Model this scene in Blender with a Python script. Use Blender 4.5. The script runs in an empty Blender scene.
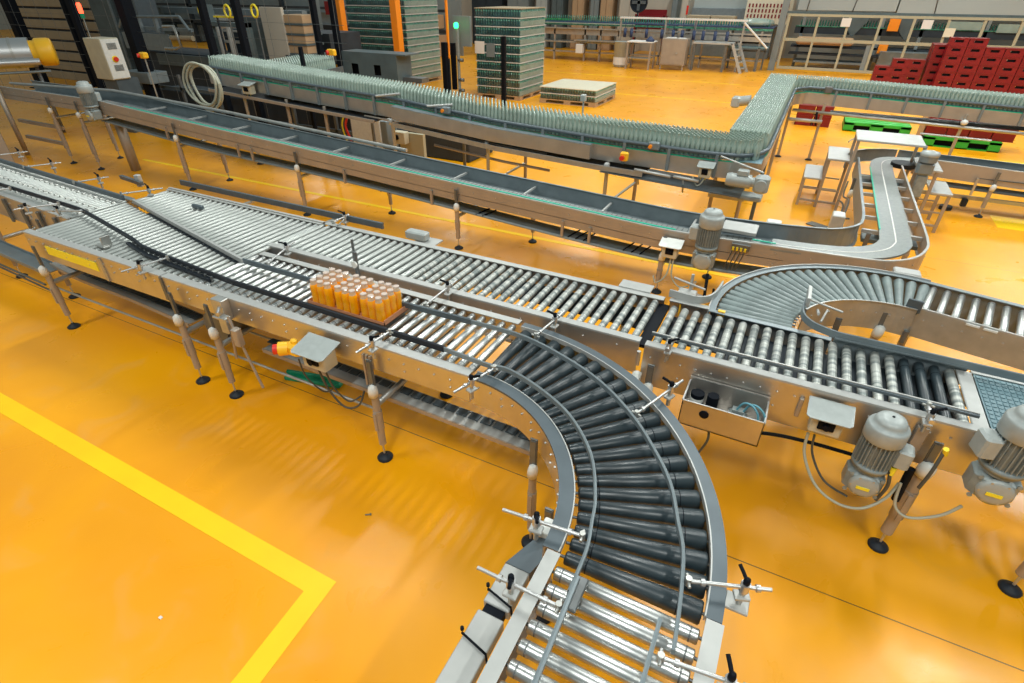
import bpy, math, random
from mathutils import Vector, Matrix
random.seed(7)
PI = math.pi
S = bpy.context.scene
COL = S.collection

# ------------------------------------------------------------------ materials
MATS = {}
def mat(name, col, rough=.5, metal=0., emit=None, estr=1., trans=0., coat=0., noise=0., nscale=6., bump=0., alpha=1., spec=.5):
    m = bpy.data.materials.new(name); m.use_nodes = True
    nt = m.node_tree; b = nt.nodes['Principled BSDF']
    b.inputs['Base Color'].default_value = (*col, 1)
    b.inputs['Roughness'].default_value = rough
    b.inputs['Metallic'].default_value = metal
    b.inputs['Transmission Weight'].default_value = trans
    b.inputs['Coat Weight'].default_value = coat
    b.inputs['Alpha'].default_value = alpha
    b.inputs['Specular IOR Level'].default_value = spec
    if emit:
        b.inputs['Emission Color'].default_value = (*emit, 1)
        b.inputs['Emission Strength'].default_value = estr
    if noise or bump:
        tc = nt.nodes.new('ShaderNodeTexCoord'); n = nt.nodes.new('ShaderNodeTexNoise')
        n.inputs['Scale'].default_value = nscale; n.inputs['Detail'].default_value = 6
        nt.links.new(tc.outputs['Object'], n.inputs['Vector'])
        if noise:
            r = nt.nodes.new('ShaderNodeValToRGB')
            r.color_ramp.elements[0].position = .3; r.color_ramp.elements[1].position = .72
            r.color_ramp.elements[0].color = (*[max(0, c*(1-noise)) for c in col], 1)
            r.color_ramp.elements[1].color = (*[min(1, c*(1+noise*.7)) for c in col], 1)
            nt.links.new(n.outputs['Fac'], r.inputs['Fac']); nt.links.new(r.outputs['Color'], b.inputs['Base Color'])
        if bump:
            bp = nt.nodes.new('ShaderNodeBump'); bp.inputs['Strength'].default_value = bump
            nt.links.new(n.outputs['Fac'], bp.inputs['Height']); nt.links.new(bp.outputs['Normal'], b.inputs['Normal'])
    MATS[name] = m
    return m

mat('steel', (.46, .46, .43), .38, .65, noise=.14, nscale=9)
mat('steel_face', (.60, .57, .53), .38, .9, noise=.10, nscale=5)
mat('steel_light', (.45, .455, .435), .45, .3, noise=.08, nscale=12)
mat('steel_tan', (.40, .34, .275), .48, .35, noise=.10, nscale=4)
mat('chrome', (.56, .56, .55), .38, .8)
mat('roller_chrome', (.56, .57, .55), .31, .88, noise=.12, nscale=14)
mat('roller_zinc', (.43, .45, .425), .38, .5, noise=.1, nscale=12)
mat('dark_steel', (.17, .18, .18), .45, .6, noise=.2, nscale=9)
mat('bluegrey', (.085, .11, .125), .42, .2, noise=.12, nscale=7)
mat('bluegrey_light', (.21, .25, .265), .42, .3, noise=.12, nscale=7)
mat('rubber_dark', (.022, .034, .040), .34, 0., noise=.35, nscale=11, spec=.6)
mat('rubber_bend', (.20, .245, .24), .42, .1, noise=.25, nscale=10)
mat('black', (.004, .006, .010), .6, spec=.12)
mat('black_soft', (.015, .02, .027), .55, spec=.3)
mat('white_plastic', (.72, .73, .69), .45, noise=.08, nscale=20)
mat('cream', (.55, .50, .36), .5, noise=.08, nscale=8)
mat('cream_dark', (.40, .37, .25), .55)
mat('motor_grey', (.25, .285, .28), .42, .1, noise=.18, nscale=18)
mat('motor_light', (.37, .40, .385), .42, .1, noise=.1, nscale=18)
mat('yellow', (.95, .52, .02), .4)
mat('yellow_label', (.9, .72, .03), .5)
mat('yellow_paint', (1., .60, .0), .42, noise=.05, nscale=3)
mat('orange_paint', (.95, .28, .01), .4)
mat('red', (.7, .03, .015), .4)
mat('red_crate', (.21, .005, .010), .38, noise=.15, nscale=3)
mat('green_pallet', (.03, .42, .04), .45, noise=.15, nscale=3)
mat('green_plastic', (.0, .34, .17), .45, noise=.2, nscale=12)
mat('green_strip', (.0, .42, .27), .4)
mat('juice', (1., .40, .0), .35, spec=.3)
mat('bottle_clear', (.80, .62, .42), .15, alpha=.6, spec=.8)
mat('cap', (.62, .50, .42), .4)
mat('tray_card', (.50, .21, .10), .7, noise=.1)
mat('card', (.45, .29, .16), .75, noise=.12, nscale=2)
mat('card_pale', (.42, .33, .21), .75, noise=.1, nscale=2)
mat('bottle_glass', (.40, .50, .43), .25, 0., alpha=.72, spec=.9, noise=.15, nscale=3)
mat('glass_shaded', (.03, .09, .09), .25, coat=.4, noise=.5, nscale=4)
mat('glass_green', (.06, .25, .17), .25, coat=.4, noise=.6, nscale=9)
mat('paper', (.72, .70, .66), .7)
mat('lid_pale', (.74, .68, .52), .6, noise=.05)
mat('hose', (.42, .42, .33), .5)
mat('hose_blue', (.12, .34, .42), .35)
mat('cable', (.07, .065, .05), .5)
mat('wall_beige', (.50, .45, .37), .8, noise=.08, nscale=.6)
mat('wall_grey', (.40, .43, .41), .8, noise=.05, nscale=.5)
mat('panel_grey', (.20, .23, .23), .5, noise=.1, nscale=2)
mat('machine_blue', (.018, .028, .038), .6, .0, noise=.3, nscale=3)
mat('machine_grey', (.085, .115, .12), .5, .0, noise=.2, nscale=3)
mat('navy', (.03, .05, .12), .5)
mat('belt_blue', (.13, .22, .25), .5, noise=.15, nscale=30)
mat('belt_grey', (.25, .27, .26), .42, .3, noise=.12, nscale=30)
mat('lamp_red', (1, .05, .02), .4, emit=(1, .08, .03), estr=3)
mat('lamp_green', (.02, 1, .2), .4, emit=(.02, 1, .2), estr=4)
mat('lamp_white', (1, 1, 1), .4, emit=(.95, 1, 1), estr=2.2)
mat('film', (.9, .9, .9), .1, alpha=.07, spec=1.)

def film_mat():
    m = MATS['film']; nt = m.node_tree; N = nt.nodes; L = nt.links
    N.remove(N['Principled BSDF']); out = N['Material Output']
    mx = N.new('ShaderNodeMixShader'); tr = N.new('ShaderNodeBsdfTransparent'); g = N.new('ShaderNodeBsdfGlossy'); fr = N.new('ShaderNodeValue')
    g.inputs['Roughness'].default_value = .12; g.inputs['Color'].default_value = (.9, .9, .9, 1)
    mx.inputs[0].default_value = .06; N.remove(fr); L.new(tr.outputs[0], mx.inputs[1]); L.new(g.outputs[0], mx.inputs[2]); L.new(mx.outputs[0], out.inputs['Surface'])
film_mat()
def banded():
    m = mat('roller_banded', (.5, .52, .49), .4, .35)
    nt = m.node_tree; b = nt.nodes['Principled BSDF']
    tc = nt.nodes.new('ShaderNodeTexCoord'); sep = nt.nodes.new('ShaderNodeSeparateXYZ')
    nt.links.new(tc.outputs['Object'], sep.inputs[0])
    info = nt.nodes.new('ShaderNodeObjectInfo')
    ns = nt.nodes.new('ShaderNodeTexNoise'); ns.noise_dimensions = '2D'; ns.inputs['Scale'].default_value = 1.; ns.inputs['Detail'].default_value = 3
    cb = nt.nodes.new('ShaderNodeCombineXYZ')
    ml = nt.nodes.new('ShaderNodeMath'); ml.operation = 'MULTIPLY'; ml.inputs[1].default_value = 26.
    m2 = nt.nodes.new('ShaderNodeMath'); m2.operation = 'MULTIPLY'; m2.inputs[1].default_value = 50.
    nt.links.new(sep.outputs['X'], ml.inputs[0]); nt.links.new(info.outputs['Random'], m2.inputs[0])
    nt.links.new(ml.outputs[0], cb.inputs['X']); nt.links.new(m2.outputs[0], cb.inputs['Y'])
    nt.links.new(cb.outputs[0], ns.inputs['Vector'])
    r = nt.nodes.new('ShaderNodeValToRGB'); e = r.color_ramp.elements
    e[0].position = .36; e[0].color = (.17, .195, .19, 1); e[1].position = .62; e[1].color = (.50, .51, .47, 1)
    nt.links.new(ns.outputs['Fac'], r.inputs['Fac']); nt.links.new(r.outputs['Color'], b.inputs['Base Color'])
banded()

def floor_mat():
    m = mat('floor_epoxy', (.9, .4, .01), .2)
    nt = m.node_tree; N = nt.nodes; L = nt.links; b = N['Principled BSDF']
    tc = N.new('ShaderNodeTexCoord')
    def noise(scale, detail, dist=0.):
        n = N.new('ShaderNodeTexNoise'); n.inputs['Scale'].default_value = scale; n.inputs['Detail'].default_value = detail
        n.inputs['Distortion'].default_value = dist; L.new(tc.outputs['Object'], n.inputs['Vector']); return n
    def ramp(src, p0, c0, p1, c1):
        r = N.new('ShaderNodeValToRGB'); r.color_ramp.elements[0].position = p0; r.color_ramp.elements[1].position = p1
        r.color_ramp.elements[0].color = (*c0, 1); r.color_ramp.elements[1].color = (*c1, 1); L.new(src, r.inputs['Fac']); return r
    n1 = noise(.55, 7, .6); n2 = noise(2.4, 9, .8); n3 = noise(60, 2)
    base = ramp(n1.outputs['Fac'], .36, (.97, .41, .0), .68, (.84, .32, .003))
    mx = N.new('ShaderNodeMix'); mx.data_type = 'RGBA'
    st = ramp(n2.outputs['Fac'], .56, (0, 0, 0), .8, (.4, .4, .4))
    L.new(st.outputs['Color'], mx.inputs['Factor']); L.new(base.outputs['Color'], mx.inputs['A'])
    mx.inputs['B'].default_value = (.72, .36, .09, 1)
    # saw-cut joint lines
    sp = N.new('ShaderNodeSeparateXYZ'); L.new(tc.outputs['Object'], sp.inputs[0])
    def joint(out, off, per):
        a = N.new('ShaderNodeMath'); a.operation = 'SUBTRACT'; L.new(out, a.inputs[0]); a.inputs[1].default_value = off
        q = N.new('ShaderNodeMath'); q.operation = 'PINGPONG'; L.new(a.outputs[0], q.inputs[0]); q.inputs[1].default_value = per/2
        c = N.new('ShaderNodeMath'); c.operation = 'LESS_THAN'; L.new(q.outputs[0], c.inputs[0]); c.inputs[1].default_value = .0035; return c
    j = joint(sp.outputs['Y'], 2.51, 6.)
    mj = N.new('ShaderNodeMix'); mj.data_type = 'RGBA'
    L.new(j.outputs[0], mj.inputs['Factor']); L.new(mx.outputs['Result'], mj.inputs['A']); mj.inputs['B'].default_value = (.12, .06, .02, 1)
    L.new(mj.outputs['Result'], b.inputs['Base Color'])
    rr = ramp(n2.outputs['Fac'], .3, (.25, .25, .25), .75, (.42, .42, .42)); L.new(rr.outputs['Color'], b.inputs['Roughness'])
    bp = N.new('ShaderNodeBump'); bp.inputs['Strength'].default_value = .03; bp.inputs['Distance'].default_value = .01
    L.new(n3.outputs['Fac'], bp.inputs['Height']); L.new(bp.outputs['Normal'], b.inputs['Normal'])
    b.inputs['Specular IOR Level'].default_value = .55
floor_mat()

# ------------------------------------------------------------------ mesh builder
class MB:
    def __init__(s): s.v = []; s.f = []; s.sm = []; s.mi = []; s.mats = []; s.pc = []
    def _m(s, m):
        if m is None: m = '*'
        if m not in s.mats: s.mats.append(m)
        return s.mats.index(m)
    def add(s, vs, fs, smooth=False, m=None):
        o = len(s.v); s.v += [tuple(p) for p in vs]; i = s._m(m); s.pc.append((o, len(s.f), len(s.v), len(s.f)+len(fs)))
        for f in fs: s.f.append(tuple(a+o for a in f)); s.sm.append(smooth); s.mi.append(i)
        return s
    def box(s, x0, x1, y0, y1, z0, z1, m=None, rot=0., c=.0):
        cx, cy, cz = (x0+x1)/2, (y0+y1)/2, (z0+z1)/2
        hx, hy, hz = abs(x1-x0)/2, abs(y1-y0)/2, abs(z1-z0)/2
        c = min(c, hx*.5, hy*.5, hz*.5)
        if c <= 0:
            vs = [(a*hx, b*hy, d*hz) for a in (-1, 1) for b in (-1, 1) for d in (-1, 1)]
            fs = [(0, 1, 3, 2), (4, 6, 7, 5), (0, 4, 5, 1), (2, 3, 7, 6), (0, 2, 6, 4), (1, 5, 7, 3)]
        else:   # chamfer all vertical and top/bottom edges
            def ring(ix, z):
                a, b = hx-ix, hy-ix
                return [(-a+c, -b, z), (a-c, -b, z), (a, -b+c, z), (a, b-c, z), (a-c, b, z), (-a+c, b, z), (-a, b-c, z), (-a, -b+c, z)]
            vs = ring(c, -hz)+ring(0, -hz+c)+ring(0, hz-c)+ring(c, hz); fs = []
            for k in range(3):
                for i in range(8): j = (i+1) % 8; fs.append((k*8+i, k*8+j, k*8+8+j, k*8+8+i))
            fs += [tuple(range(7, -1, -1)), tuple(range(24, 32))]
        cr, sr = math.cos(rot), math.sin(rot)
        return s.add([(cx+a*cr-b*sr, cy+a*sr+b*cr, cz+d) for a, b, d in vs], fs, False, m)
    def cyl(s, p0, p1, r0, r1=None, n=16, caps=True, m=None, smooth=True):
        r1 = r0 if r1 is None else r1
        p0, p1 = Vector(p0), Vector(p1); d = (p1-p0).normalized()
        a = d.orthogonal().normalized(); b = d.cross(a)
        cs = [(math.cos(2*PI*i/n), math.sin(2*PI*i/n)) for i in range(n)]
        vs = [p0+(a*c+b*q)*r0 for c, q in cs]+[p1+(a*c+b*q)*r1 for c, q in cs]
        s.add(vs, [(i, (i+1) % n, n+(i+1) % n, n+i) for i in range(n)], smooth, m)
        if caps: s.add(vs, [tuple(range(n-1, -1, -1)), tuple(range(n, 2*n))], False, m)
        return s
    def lathe(s, base, prof, ax=(0, 0, 1), n=20, m=None, smooth=True):
        base = Vector(base); d = Vector(ax).normalized(); a = d.orthogonal().normalized(); b = d.cross(a); vs = []
        for r, h in prof:
            for i in range(n): t = 2*PI*i/n; vs.append(base+d*h+(a*math.cos(t)+b*math.sin(t))*r)
        fs = []
        for k in range(len(prof)-1):
            for i in range(n): j = (i+1) % n; fs.append((k*n+i, k*n+j, k*n+n+j, k*n+n+i))
        s.add(vs, fs, smooth, m)
        s.add(vs, [tuple(range(n-1, -1, -1)), tuple(range((len(prof)-1)*n, len(prof)*n))], False, m)
        return s
    def tube(s, pts, r, n=8, m=None):
        pts = [Vector(p) for p in pts]; vs = []; up = None
        for i, p in enumerate(pts):
            d = (pts[min(i+1, len(pts)-1)]-pts[max(i-1, 0)]).normalized()
            if up is None: a = d.orthogonal().normalized()
            else: a = (up-d*up.dot(d)).normalized()
            up = a; b = d.cross(a)
            for k in range(n): t = 2*PI*k/n; vs.append(p+(a*math.cos(t)+b*math.sin(t))*r)
        fs = []
        for i in range(len(pts)-1):
            for k in range(n): j = (k+1) % n; fs.append((i*n+k, i*n+j, i*n+n+j, i*n+n+k))
        s.add(vs, fs, True, m)
        s.add(vs, [tuple(range(n-1, -1, -1)), tuple(range((len(pts)-1)*n, len(pts)*n))], False, m)
        return s
    def sweep(s, path, prof, m=None, smooth=False):
        """sweep a closed (u right of travel, v up) profile along a path of (x,y,z)"""
        n = len(prof); vs = []; P = [Vector(p) for p in path]
        for i, p in enumerate(P):
            def hd(a, b): d = Vector((b.x-a.x, b.y-a.y, 0)); return d.normalized()
            d0 = hd(P[i-1], p) if i else hd(p, P[1]); d1 = hd(p, P[i+1]) if i < len(P)-1 else d0
            t = (d0+d1).normalized(); k = 1/max(.3, t.dot(d1)); nr = Vector((t.y, -t.x, 0))*k
            for u, v in prof: vs.append(p+nr*u+Vector((0, 0, v)))
        fs = []
        for i in range(len(P)-1):
            for a in range(n): b = (a+1) % n; fs.append((i*n+a, i*n+b, i*n+n+b, i*n+n+a))
        s.add(vs, fs, smooth, m)
        s.add(vs, [tuple(range(n-1, -1, -1)), tuple(range((len(P)-1)*n, len(P)*n))], False, m)
        return s
    def mesh(s, name, default=None, inv=None):
        me = bpy.data.meshes.new(name)
        vs = s.v if inv is None else [tuple(inv @ Vector(p)) for p in s.v]
        me.from_pydata(vs, [], s.f)
        me.polygons.foreach_set('use_smooth', s.sm); me.polygons.foreach_set('material_index', s.mi)
        for q in s.mats: me.materials.append(MATS[default if q == '*' else q])
        me.validate(); me.update()
        return me

ROOTM = {}
def rootmat(o): return ROOTM[o.name]
def link(o): COL.objects.link(o); return o
def thing(name, label, cat, loc=(0, 0, 0), rz=0., group=None):
    o = link(bpy.data.objects.new(name, None)); o.location = loc; o.rotation_euler = (0, 0, rz); o.empty_display_size = .1
    o['label'] = label; o['category'] = cat
    if group: o['group'] = group
    ROOTM[o.name] = (Matrix.Translation(loc) @ Matrix.Rotation(rz, 4, 'Z')).inverted()
    return o
def part(name, mb, parent, m=None, label=None, kind=None):
    """mesh given in world coordinates, child of parent (thing or part)"""
    inv = ROOTM[parent.name]
    o = link(bpy.data.objects.new(name, mb.mesh(name, m, inv))); o.parent = parent; ROOTM[o.name] = inv
    if label: o['label'] = label
    if kind: o['kind'] = kind
    return o
def parts(name, mb, parent, m=None, label=None):
    """every box / bar of the builder becomes a part of its own"""
    P = []
    for (v0, f0, v1, f1) in mb.pc:
        if P and v1-v0 == P[-1][2]-P[-1][0] and mb.v[v0:v1] == mb.v[P[-1][0]:P[-1][2]]: continue   # caps
        P.append((v0, f0, v1, f1))
    out = []
    for k, (v0, f0, v1, f1) in enumerate(P):
        f1 = P[k+1][1] if k+1 < len(P) else len(mb.f)
        q = MB()
        for fi in range(f0, f1):
            f = mb.f[fi]; base = max(a for a, b, c, d in mb.pc if b <= fi < d)
            q.f.append(tuple(i-base for i in f)); q.sm.append(mb.sm[fi]); q.mi.append(mb.mi[fi])
        q.v = mb.v[v0:v1]; q.mats = list(mb.mats)
        out.append(part(name, q, parent, m, label))
    return out
def single(name, mb, m, label, cat, group=None, kind=None):
    """one-mesh thing; origin at the middle of its base"""
    xs = [p[0] for p in mb.v]; ys = [p[1] for p in mb.v]; zs = [p[2] for p in mb.v]
    c = Vector(((min(xs)+max(xs))/2, (min(ys)+max(ys))/2, min(zs)))
    o = link(bpy.data.objects.new(name, mb.mesh(name, m, Matrix.Translation(-c)))); o.location = c
    if label: o['label'] = label
    if cat: o['category'] = cat
    if group: o['group'] = group
    if kind: o['kind'] = kind
    return o
def struct(name, mb, m):
    o = link(bpy.data.objects.new(name, mb.mesh(name, m))); o['kind'] = 'structure'; return o
def inst(name, me, parent, loc, rot=(0, 0, 0)):
    """shared-mesh child placed at a world location (parent root has inverse matrix)"""
    o = link(bpy.data.objects.new(name, me)); o.parent = parent
    M = ROOTM[parent.name] @ (Matrix.Translation(loc) @ Matrix.Rotation(rot[2], 4, 'Z') @ Matrix.Rotation(rot[1], 4, 'Y'))
    o.matrix_local = M; return o
def copy_thing(root, loc, label, rz=0., group=None):
    r = root.copy(); link(r); r.location = loc; r.rotation_euler = (0, 0, rz); r['label'] = label
    if group: r['group'] = group
    for ch in root.children:
        c = ch.copy(); link(c); c.parent = r
        for g in ch.children:
            d = g.copy(); link(d); d.parent = c
    return r
def arc(cx, cy, r, a0, a1, z, n=24):
    return [(cx+r*math.cos(math.radians(a0+(a1-a0)*i/n)), cy+r*math.sin(math.radians(a0+(a1-a0)*i/n)), z) for i in range(n+1)]
def smoothpath(pts, n=6):
    P = [Vector(p) for p in pts]; out = []
    for i in range(len(P)-1):
        p0 = P[max(i-1, 0)]; p1 = P[i]; p2 = P[i+1]; p3 = P[min(i+2, len(P)-1)]
        for k in range(n):
            t = k/n
            out.append(tuple(.5*((2*p1)+(p2-p0)*t+(2*p0-5*p1+4*p2-p3)*t*t+(-p0+3*p1-3*p2+p3)*t**3)))
    out.append(tuple(P[-1])); return out

# ------------------------------------------------------------------ conveyor pieces
RC = {}
def roller_mesh(L, r, style, r1=None):
    k = (round(L, 3), r, style, r1)
    if k in RC: return RC[k]
    mb = MB(); h = L/2; R1 = r if r1 is None else r1
    if style == 'roller_chrome':     # a steel roller with a raised black drive end
        mb.lathe((-h, 0, 0), [(r*.55, 0), (r*.9, .002), (r, .006), (R1, L-.006), (r*.9, L-.002), (r*.55, L)], (1, 0, 0), 18)
        mb.cyl((-h+.03, 0, 0), (-h+.036, 0, 0), r*1.02, m='dark_steel', n=18); mb.cyl((h-.036, 0, 0), (h-.03, 0, 0), r*1.02, m='dark_steel', n=18)
    else:
        mb.lathe((-h, 0, 0), [(r*.5, 0), (r*.88, .002), (r, .008), (R1, L-.008), (R1*.88, L-.002), (R1*.5, L)], (1, 0, 0), 18)
        if style == 'rubber_dark':
            for q in (.17, .83): mb.cyl((-h+L*q, 0, 0), (-h+L*q+.004, 0, 0), (r+(R1-r)*q)*1.015, m='black', n=18)
    mb.cyl((-h-.02, 0, 0), (h+.02, 0, 0), .007, n=6, m='dark_steel')
    RC[k] = mb.mesh('roller', style); return RC[k]
def roller(root, x0, y0, x1, y1, z, r, style, r1=None):
    L = math.hypot(x1-x0, y1-y0); a = math.atan2(y1-y0, x1-x0)
    return inst('roller', roller_mesh(L, r, style, r1), root, ((x0+x1)/2, (y0+y1)/2, z), (0, 0, a))

def cprof(w, d, t=.006, lip=.03, side=1):
    """C channel: outer face at u=0, flanges pointing inward; side=1 when outward is right of travel"""
    p = [(0, 0), (0, -d), (-lip, -d), (-lip, -d+t), (-t, -d+t), (-t, -t), (-w, -t), (-w, 0)]
    return p if side > 0 else [(-u, v) for u, v in reversed(p)]
def side_rail(root, path, w=.07, d=.35, side=1, face='steel_face', top='steel_light', bolts=.12, name='side_rail', label=None, rows=(-.07, -.15)):
    mb = MB(); mb.sweep(path, cprof(w, d, side=side), m=face)
    t = .002
    pr = [(0.001*side, t), (0.001*side, -.012), (-.004*side, -.012), (-.004*side, t-.003), (-w*side, t-.003), (-w*side, t)]
    if side > 0: pr = list(pr)
    mb.sweep(path, pr, m=top)
    if bolts:
        P = [Vector(p) for p in path]; acc = bolts*.5; k = 0
        for a, b in zip(P, P[1:]):
            L = (b-a).length; 
            if L < 1e-6: continue
            dd = (b-a)/L; nr = Vector((dd.y, -dd.x, 0)).normalized()*side
            while acc < L:
                q = a+dd*acc; k += 1
                for ri, rv in enumerate(rows):
                    if ri and k % 3: continue
                    c = q+Vector((0, 0, rv)); mb.cyl(c-nr*.002, c+nr*.008, .008, .006, n=6, m='chrome', smooth=False)
                acc += bolts
            acc -= L
    return part(name, mb, root, face, label)

def leg(root, x, y, zc, zt, yface=None, out=-1, r=.028, brace_to=None, feetlabel=None, ang=0):
    """support leg: flat hanger on the rail, pale clamp cap, tube, thicker lower sleeve, threaded rod, rubber foot"""
    mb = MB(); h = zc
    mb.box(x-.022, x+.022, y-.006, y+.006, h-.02, zt-.02, m='dark_steel'); mb.box(x-.016, x+.016, y-.012, y-.006, h-.02, zt-.03, m='dark_steel')
    mb.cyl((x, y, .15), (x, y, h), r, n=20, m='steel_tan'); mb.cyl((x, y, .30), (x, y, h-.17), r*1.18, n=20, m='steel_tan')
    mb.box(x-.012, x+.012, y-r*1.5, y-r*.9, .30, h-.18, m='steel_tan')
    L = part('leg', mb, root, 'steel_tan')
    cp = MB().lathe((x, y-.012, h-.03), [(r*.5, 0), (r*1.25, .004), (r*1.3, .05), (r*1.1, .085), (r*.5, .1)], (.12, -.1, 1), 16)
    part('clamp_cap', cp, L, 'white_plastic')
    ft = MB().cyl((x, y, .03), (x, y, .16), .008, n=8, m='chrome').lathe((x, y, 0), [(.058, 0), (.06, .012), (.045, .026), (.018, .036), (.015, .05)], n=20, m='black_soft')
    part('foot', ft, L, 'black_soft')
    if brace_to is not None:
        part('cross_brace', MB().cyl((x, y, h-.12), (x, brace_to, h-.12), .024, n=14), root, 'steel')
    return L

def clamp(root, px, py, rx, ry, z=1.05, ext=.12, base=None, black=False, zb=None):
    """guide-rail clamp: small post on the frame, rod out to the guide rail, black lever on top"""
    mb = MB(); d = Vector((rx-px, ry-py, 0)); L = d.length; d /= L
    zb = 1.0 if zb is None else zb
    p = Vector((px, py, 0))
    mb.cyl((px, py, zb-.06), (px, py, z+.02), .012, n=12, m='steel'); mb.cyl((px, py, z-.022), (px, py, z+.022), .019, n=12, m='chrome')
    mb.box(px-.03, px+.03, py-.022, py+.022, zb-.004, zb+.012, m='steel_light', rot=math.atan2(d.y, d.x), c=.003)
    a = p-d*ext; b = p+d*(L-.02)
    mb.cyl((a.x, a.y, z), (b.x, b.y, z), .0085, n=12, m='chrome')
    for q in (L-.07, -.05):
        c = p+d*q; mb.cyl((c.x-d.x*.008, c.y-d.y*.008, z), (c.x+d.x*.008, c.y+d.y*.008, z), .015, n=12, m='chrome')
    c = p+d*(L-.015); nx = Vector((-d.y, d.x, 0))
    mb.cyl((c.x, c.y, z-.02), (c.x, c.y, z+.02), .013, n=10, m='steel')
    mb.cyl((c.x-nx.x*.03, c.y-nx.y*.03, z), (c.x+nx.x*.03, c.y+nx.y*.03, z), .007, n=8, m='steel')
    K = part('guide_clamp', mb, root, 'steel')
    lv = MB(); lv.lathe((px, py, z+.02), [(.012, 0), (.014, .012), (.012, .03), (.006, .034)], n=12)
    e = Vector((px, py, z+.04))+Vector((d.y*.055+d.x*.02, -d.x*.055+d.y*.02, .022)); lv.tube([(px, py, z+.038), ((px+e.x)/2, (py+e.y)/2, z+.052), tuple(e)], .008, 8)
    part('lever_handle', lv, K, 'black')
    return K

def guide(root, path, w=.012, h=.045, m='bluegrey_light', label=None, name='guide_rail'):
    mb = MB().sweep(path, [(-w/2, -h/2), (w/2, -h/2), (w/2, h/2), (0, h/2+.004), (-w/2, h/2)])
    return part(name, mb, root, m, label)

def hood_box(root, x, y, z, w=.15, d=.10, h=.13, label='cream switch box under a grey hood plate', lidc='motor_light', posts=True):
    """cream junction box with a flat overhanging lid and a black window on its front"""
    mb = MB().box(x-w/2, x+w/2, y-d/2, y+d/2, z, z+h, c=.008)
    b = part('switch_box', mb, root, 'cream', label)
    l = MB(); hw = w*.72; vs = []
    for zz in (0, .006):
        vs += [(x-hw+.02, y-d*.95, z+h-.01+zz), (x+hw-.02, y-d*.95, z+h-.01+zz), (x+hw, y-d*.95+.02, z+h-.008+zz), (x+hw, y+d*.6, z+h+.035+zz), (x-hw, y+d*.6, z+h+.035+zz), (x-hw, y-d*.95+.02, z+h-.008+zz)]
    l.add(vs, [(5, 4, 3, 2, 1, 0), (6, 7, 8, 9, 10, 11)]+[(i, (i+1) % 6, 6+(i+1) % 6, 6+i) for i in range(6)])
    part('hood', l, b, lidc)
    wd = MB().box(x-w*.26, x+w*.26, y-d/2-.012, y-d/2+.004, z+h*.3, z+h*.78, c=.004).cyl((x, y-d/2-.03, z+h*.52), (x, y-d/2-.01, z+h*.52), w*.12, n=12)
    part('switch_knob', wd, b, 'black')
    gl = MB()
    for q in (-.28, .1): gl.cyl((x+w*q, y, z-.03), (x+w*q, y, z+.002), .009, n=8)
    part('cable_gland', gl, b, 'yellow_label')
    return b
def cable(root, pts, r=.006, m='cable', name='cable'):
    return part(name, MB().tube(smoothpath(pts), r, 8), root, m)

def gear_motor(root, x, y, z, s=1., az=0., label='grey finned gear motor', yl=True, m1='motor_light', m2='motor_grey'):
    """vertical finned motor on a worm gearbox; z = bottom of gearbox; az turns terminal box side"""
    def R(px, py): c, q = math.cos(az), math.sin(az); return x+(px*c-py*q)*s, y+(px*q+py*c)*s
    zb = z+.20*s
    mb = MB(); mb.cyl((x, y, zb), (x, y, zb+.26*s), .082*s, n=28)
    for i in range(28):
        t = 2*PI*i/28; ax, ay = R(math.cos(t)*.09, math.sin(t)*.09); mb.box(ax-.012*s, ax+.012*s, ay-.0022*s, ay+.0022*s, zb+.03*s, zb+.22*s, rot=t+az)
    mb.lathe((x, y, zb-.01*s), [(.06*s, 0), (.10*s, .004*s), (.10*s, .03*s), (.08*s, .035*s)], n=28)
    M = part('gear_motor', mb, root, m2, label)
    part('fan_cover', MB().lathe((x, y, zb+.20*s), [(.1*s, 0), (.107*s, .008*s), (.108*s, .09*s), (.1*s, .105*s), (.085*s, .108*s), (.082*s, .13*s), (.07*s, .15*s), (.04*s, .16*s), (.01*s, .162*s)], n=32).cyl((x, y, zb+.36*s), (x, y, zb+.365*s), .008*s, m='black', n=8), M, m1)
    tx, ty = R(.125, 0)
    part('terminal_box', MB().box(tx-.04*s, tx+.04*s, ty-.055*s, ty+.055*s, zb+.06*s, zb+.19*s, rot=az, c=.012*s), M, m1)
    g = MB(); g.box(x-.1*s, x+.1*s, y-.075*s, y+.075*s, z, z+.17*s, rot=az*.0, c=.03*s)
    g.lathe((x, y, z+.17*s), [(.085*s, 0), (.085*s, .012*s), (.06*s, .03*s)], n=24)
    g.lathe((x, y-.07*s, z+.085*s), [(.078*s, 0), (.078*s, .022*s), (.06*s, .03*s), (.02*s, .032*s)], (0, -1, 0), 28, m='motor_light')
    for i in range(6):
        t = 2*PI*i/6; g.cyl((x+.067*s*math.cos(t), y-.09*s, z+.085*s+.067*s*math.sin(t)), (x+.067*s*math.cos(t), y-.098*s, z+.085*s+.067*s*math.sin(t)), .007*s, n=6, m='steel')
    for a in (-1, 1):
        for b in (-1, 1): g.cyl((x+a*.08*s, y-.078*s, z+.085*s+b*.065*s), (x+a*.08*s, y-.07*s, z+.085*s+b*.065*s), .012*s, n=8)
    G = part('gearbox', g, M, m2)
    if yl: part('yellow_plate', MB().box(x-.038*s, x+.03*s, y-.106*s, y-.101*s, z+.07*s, z+.09*s), M, 'yellow_label', 'yellow paper label on gearbox cover')
    return M

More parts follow.
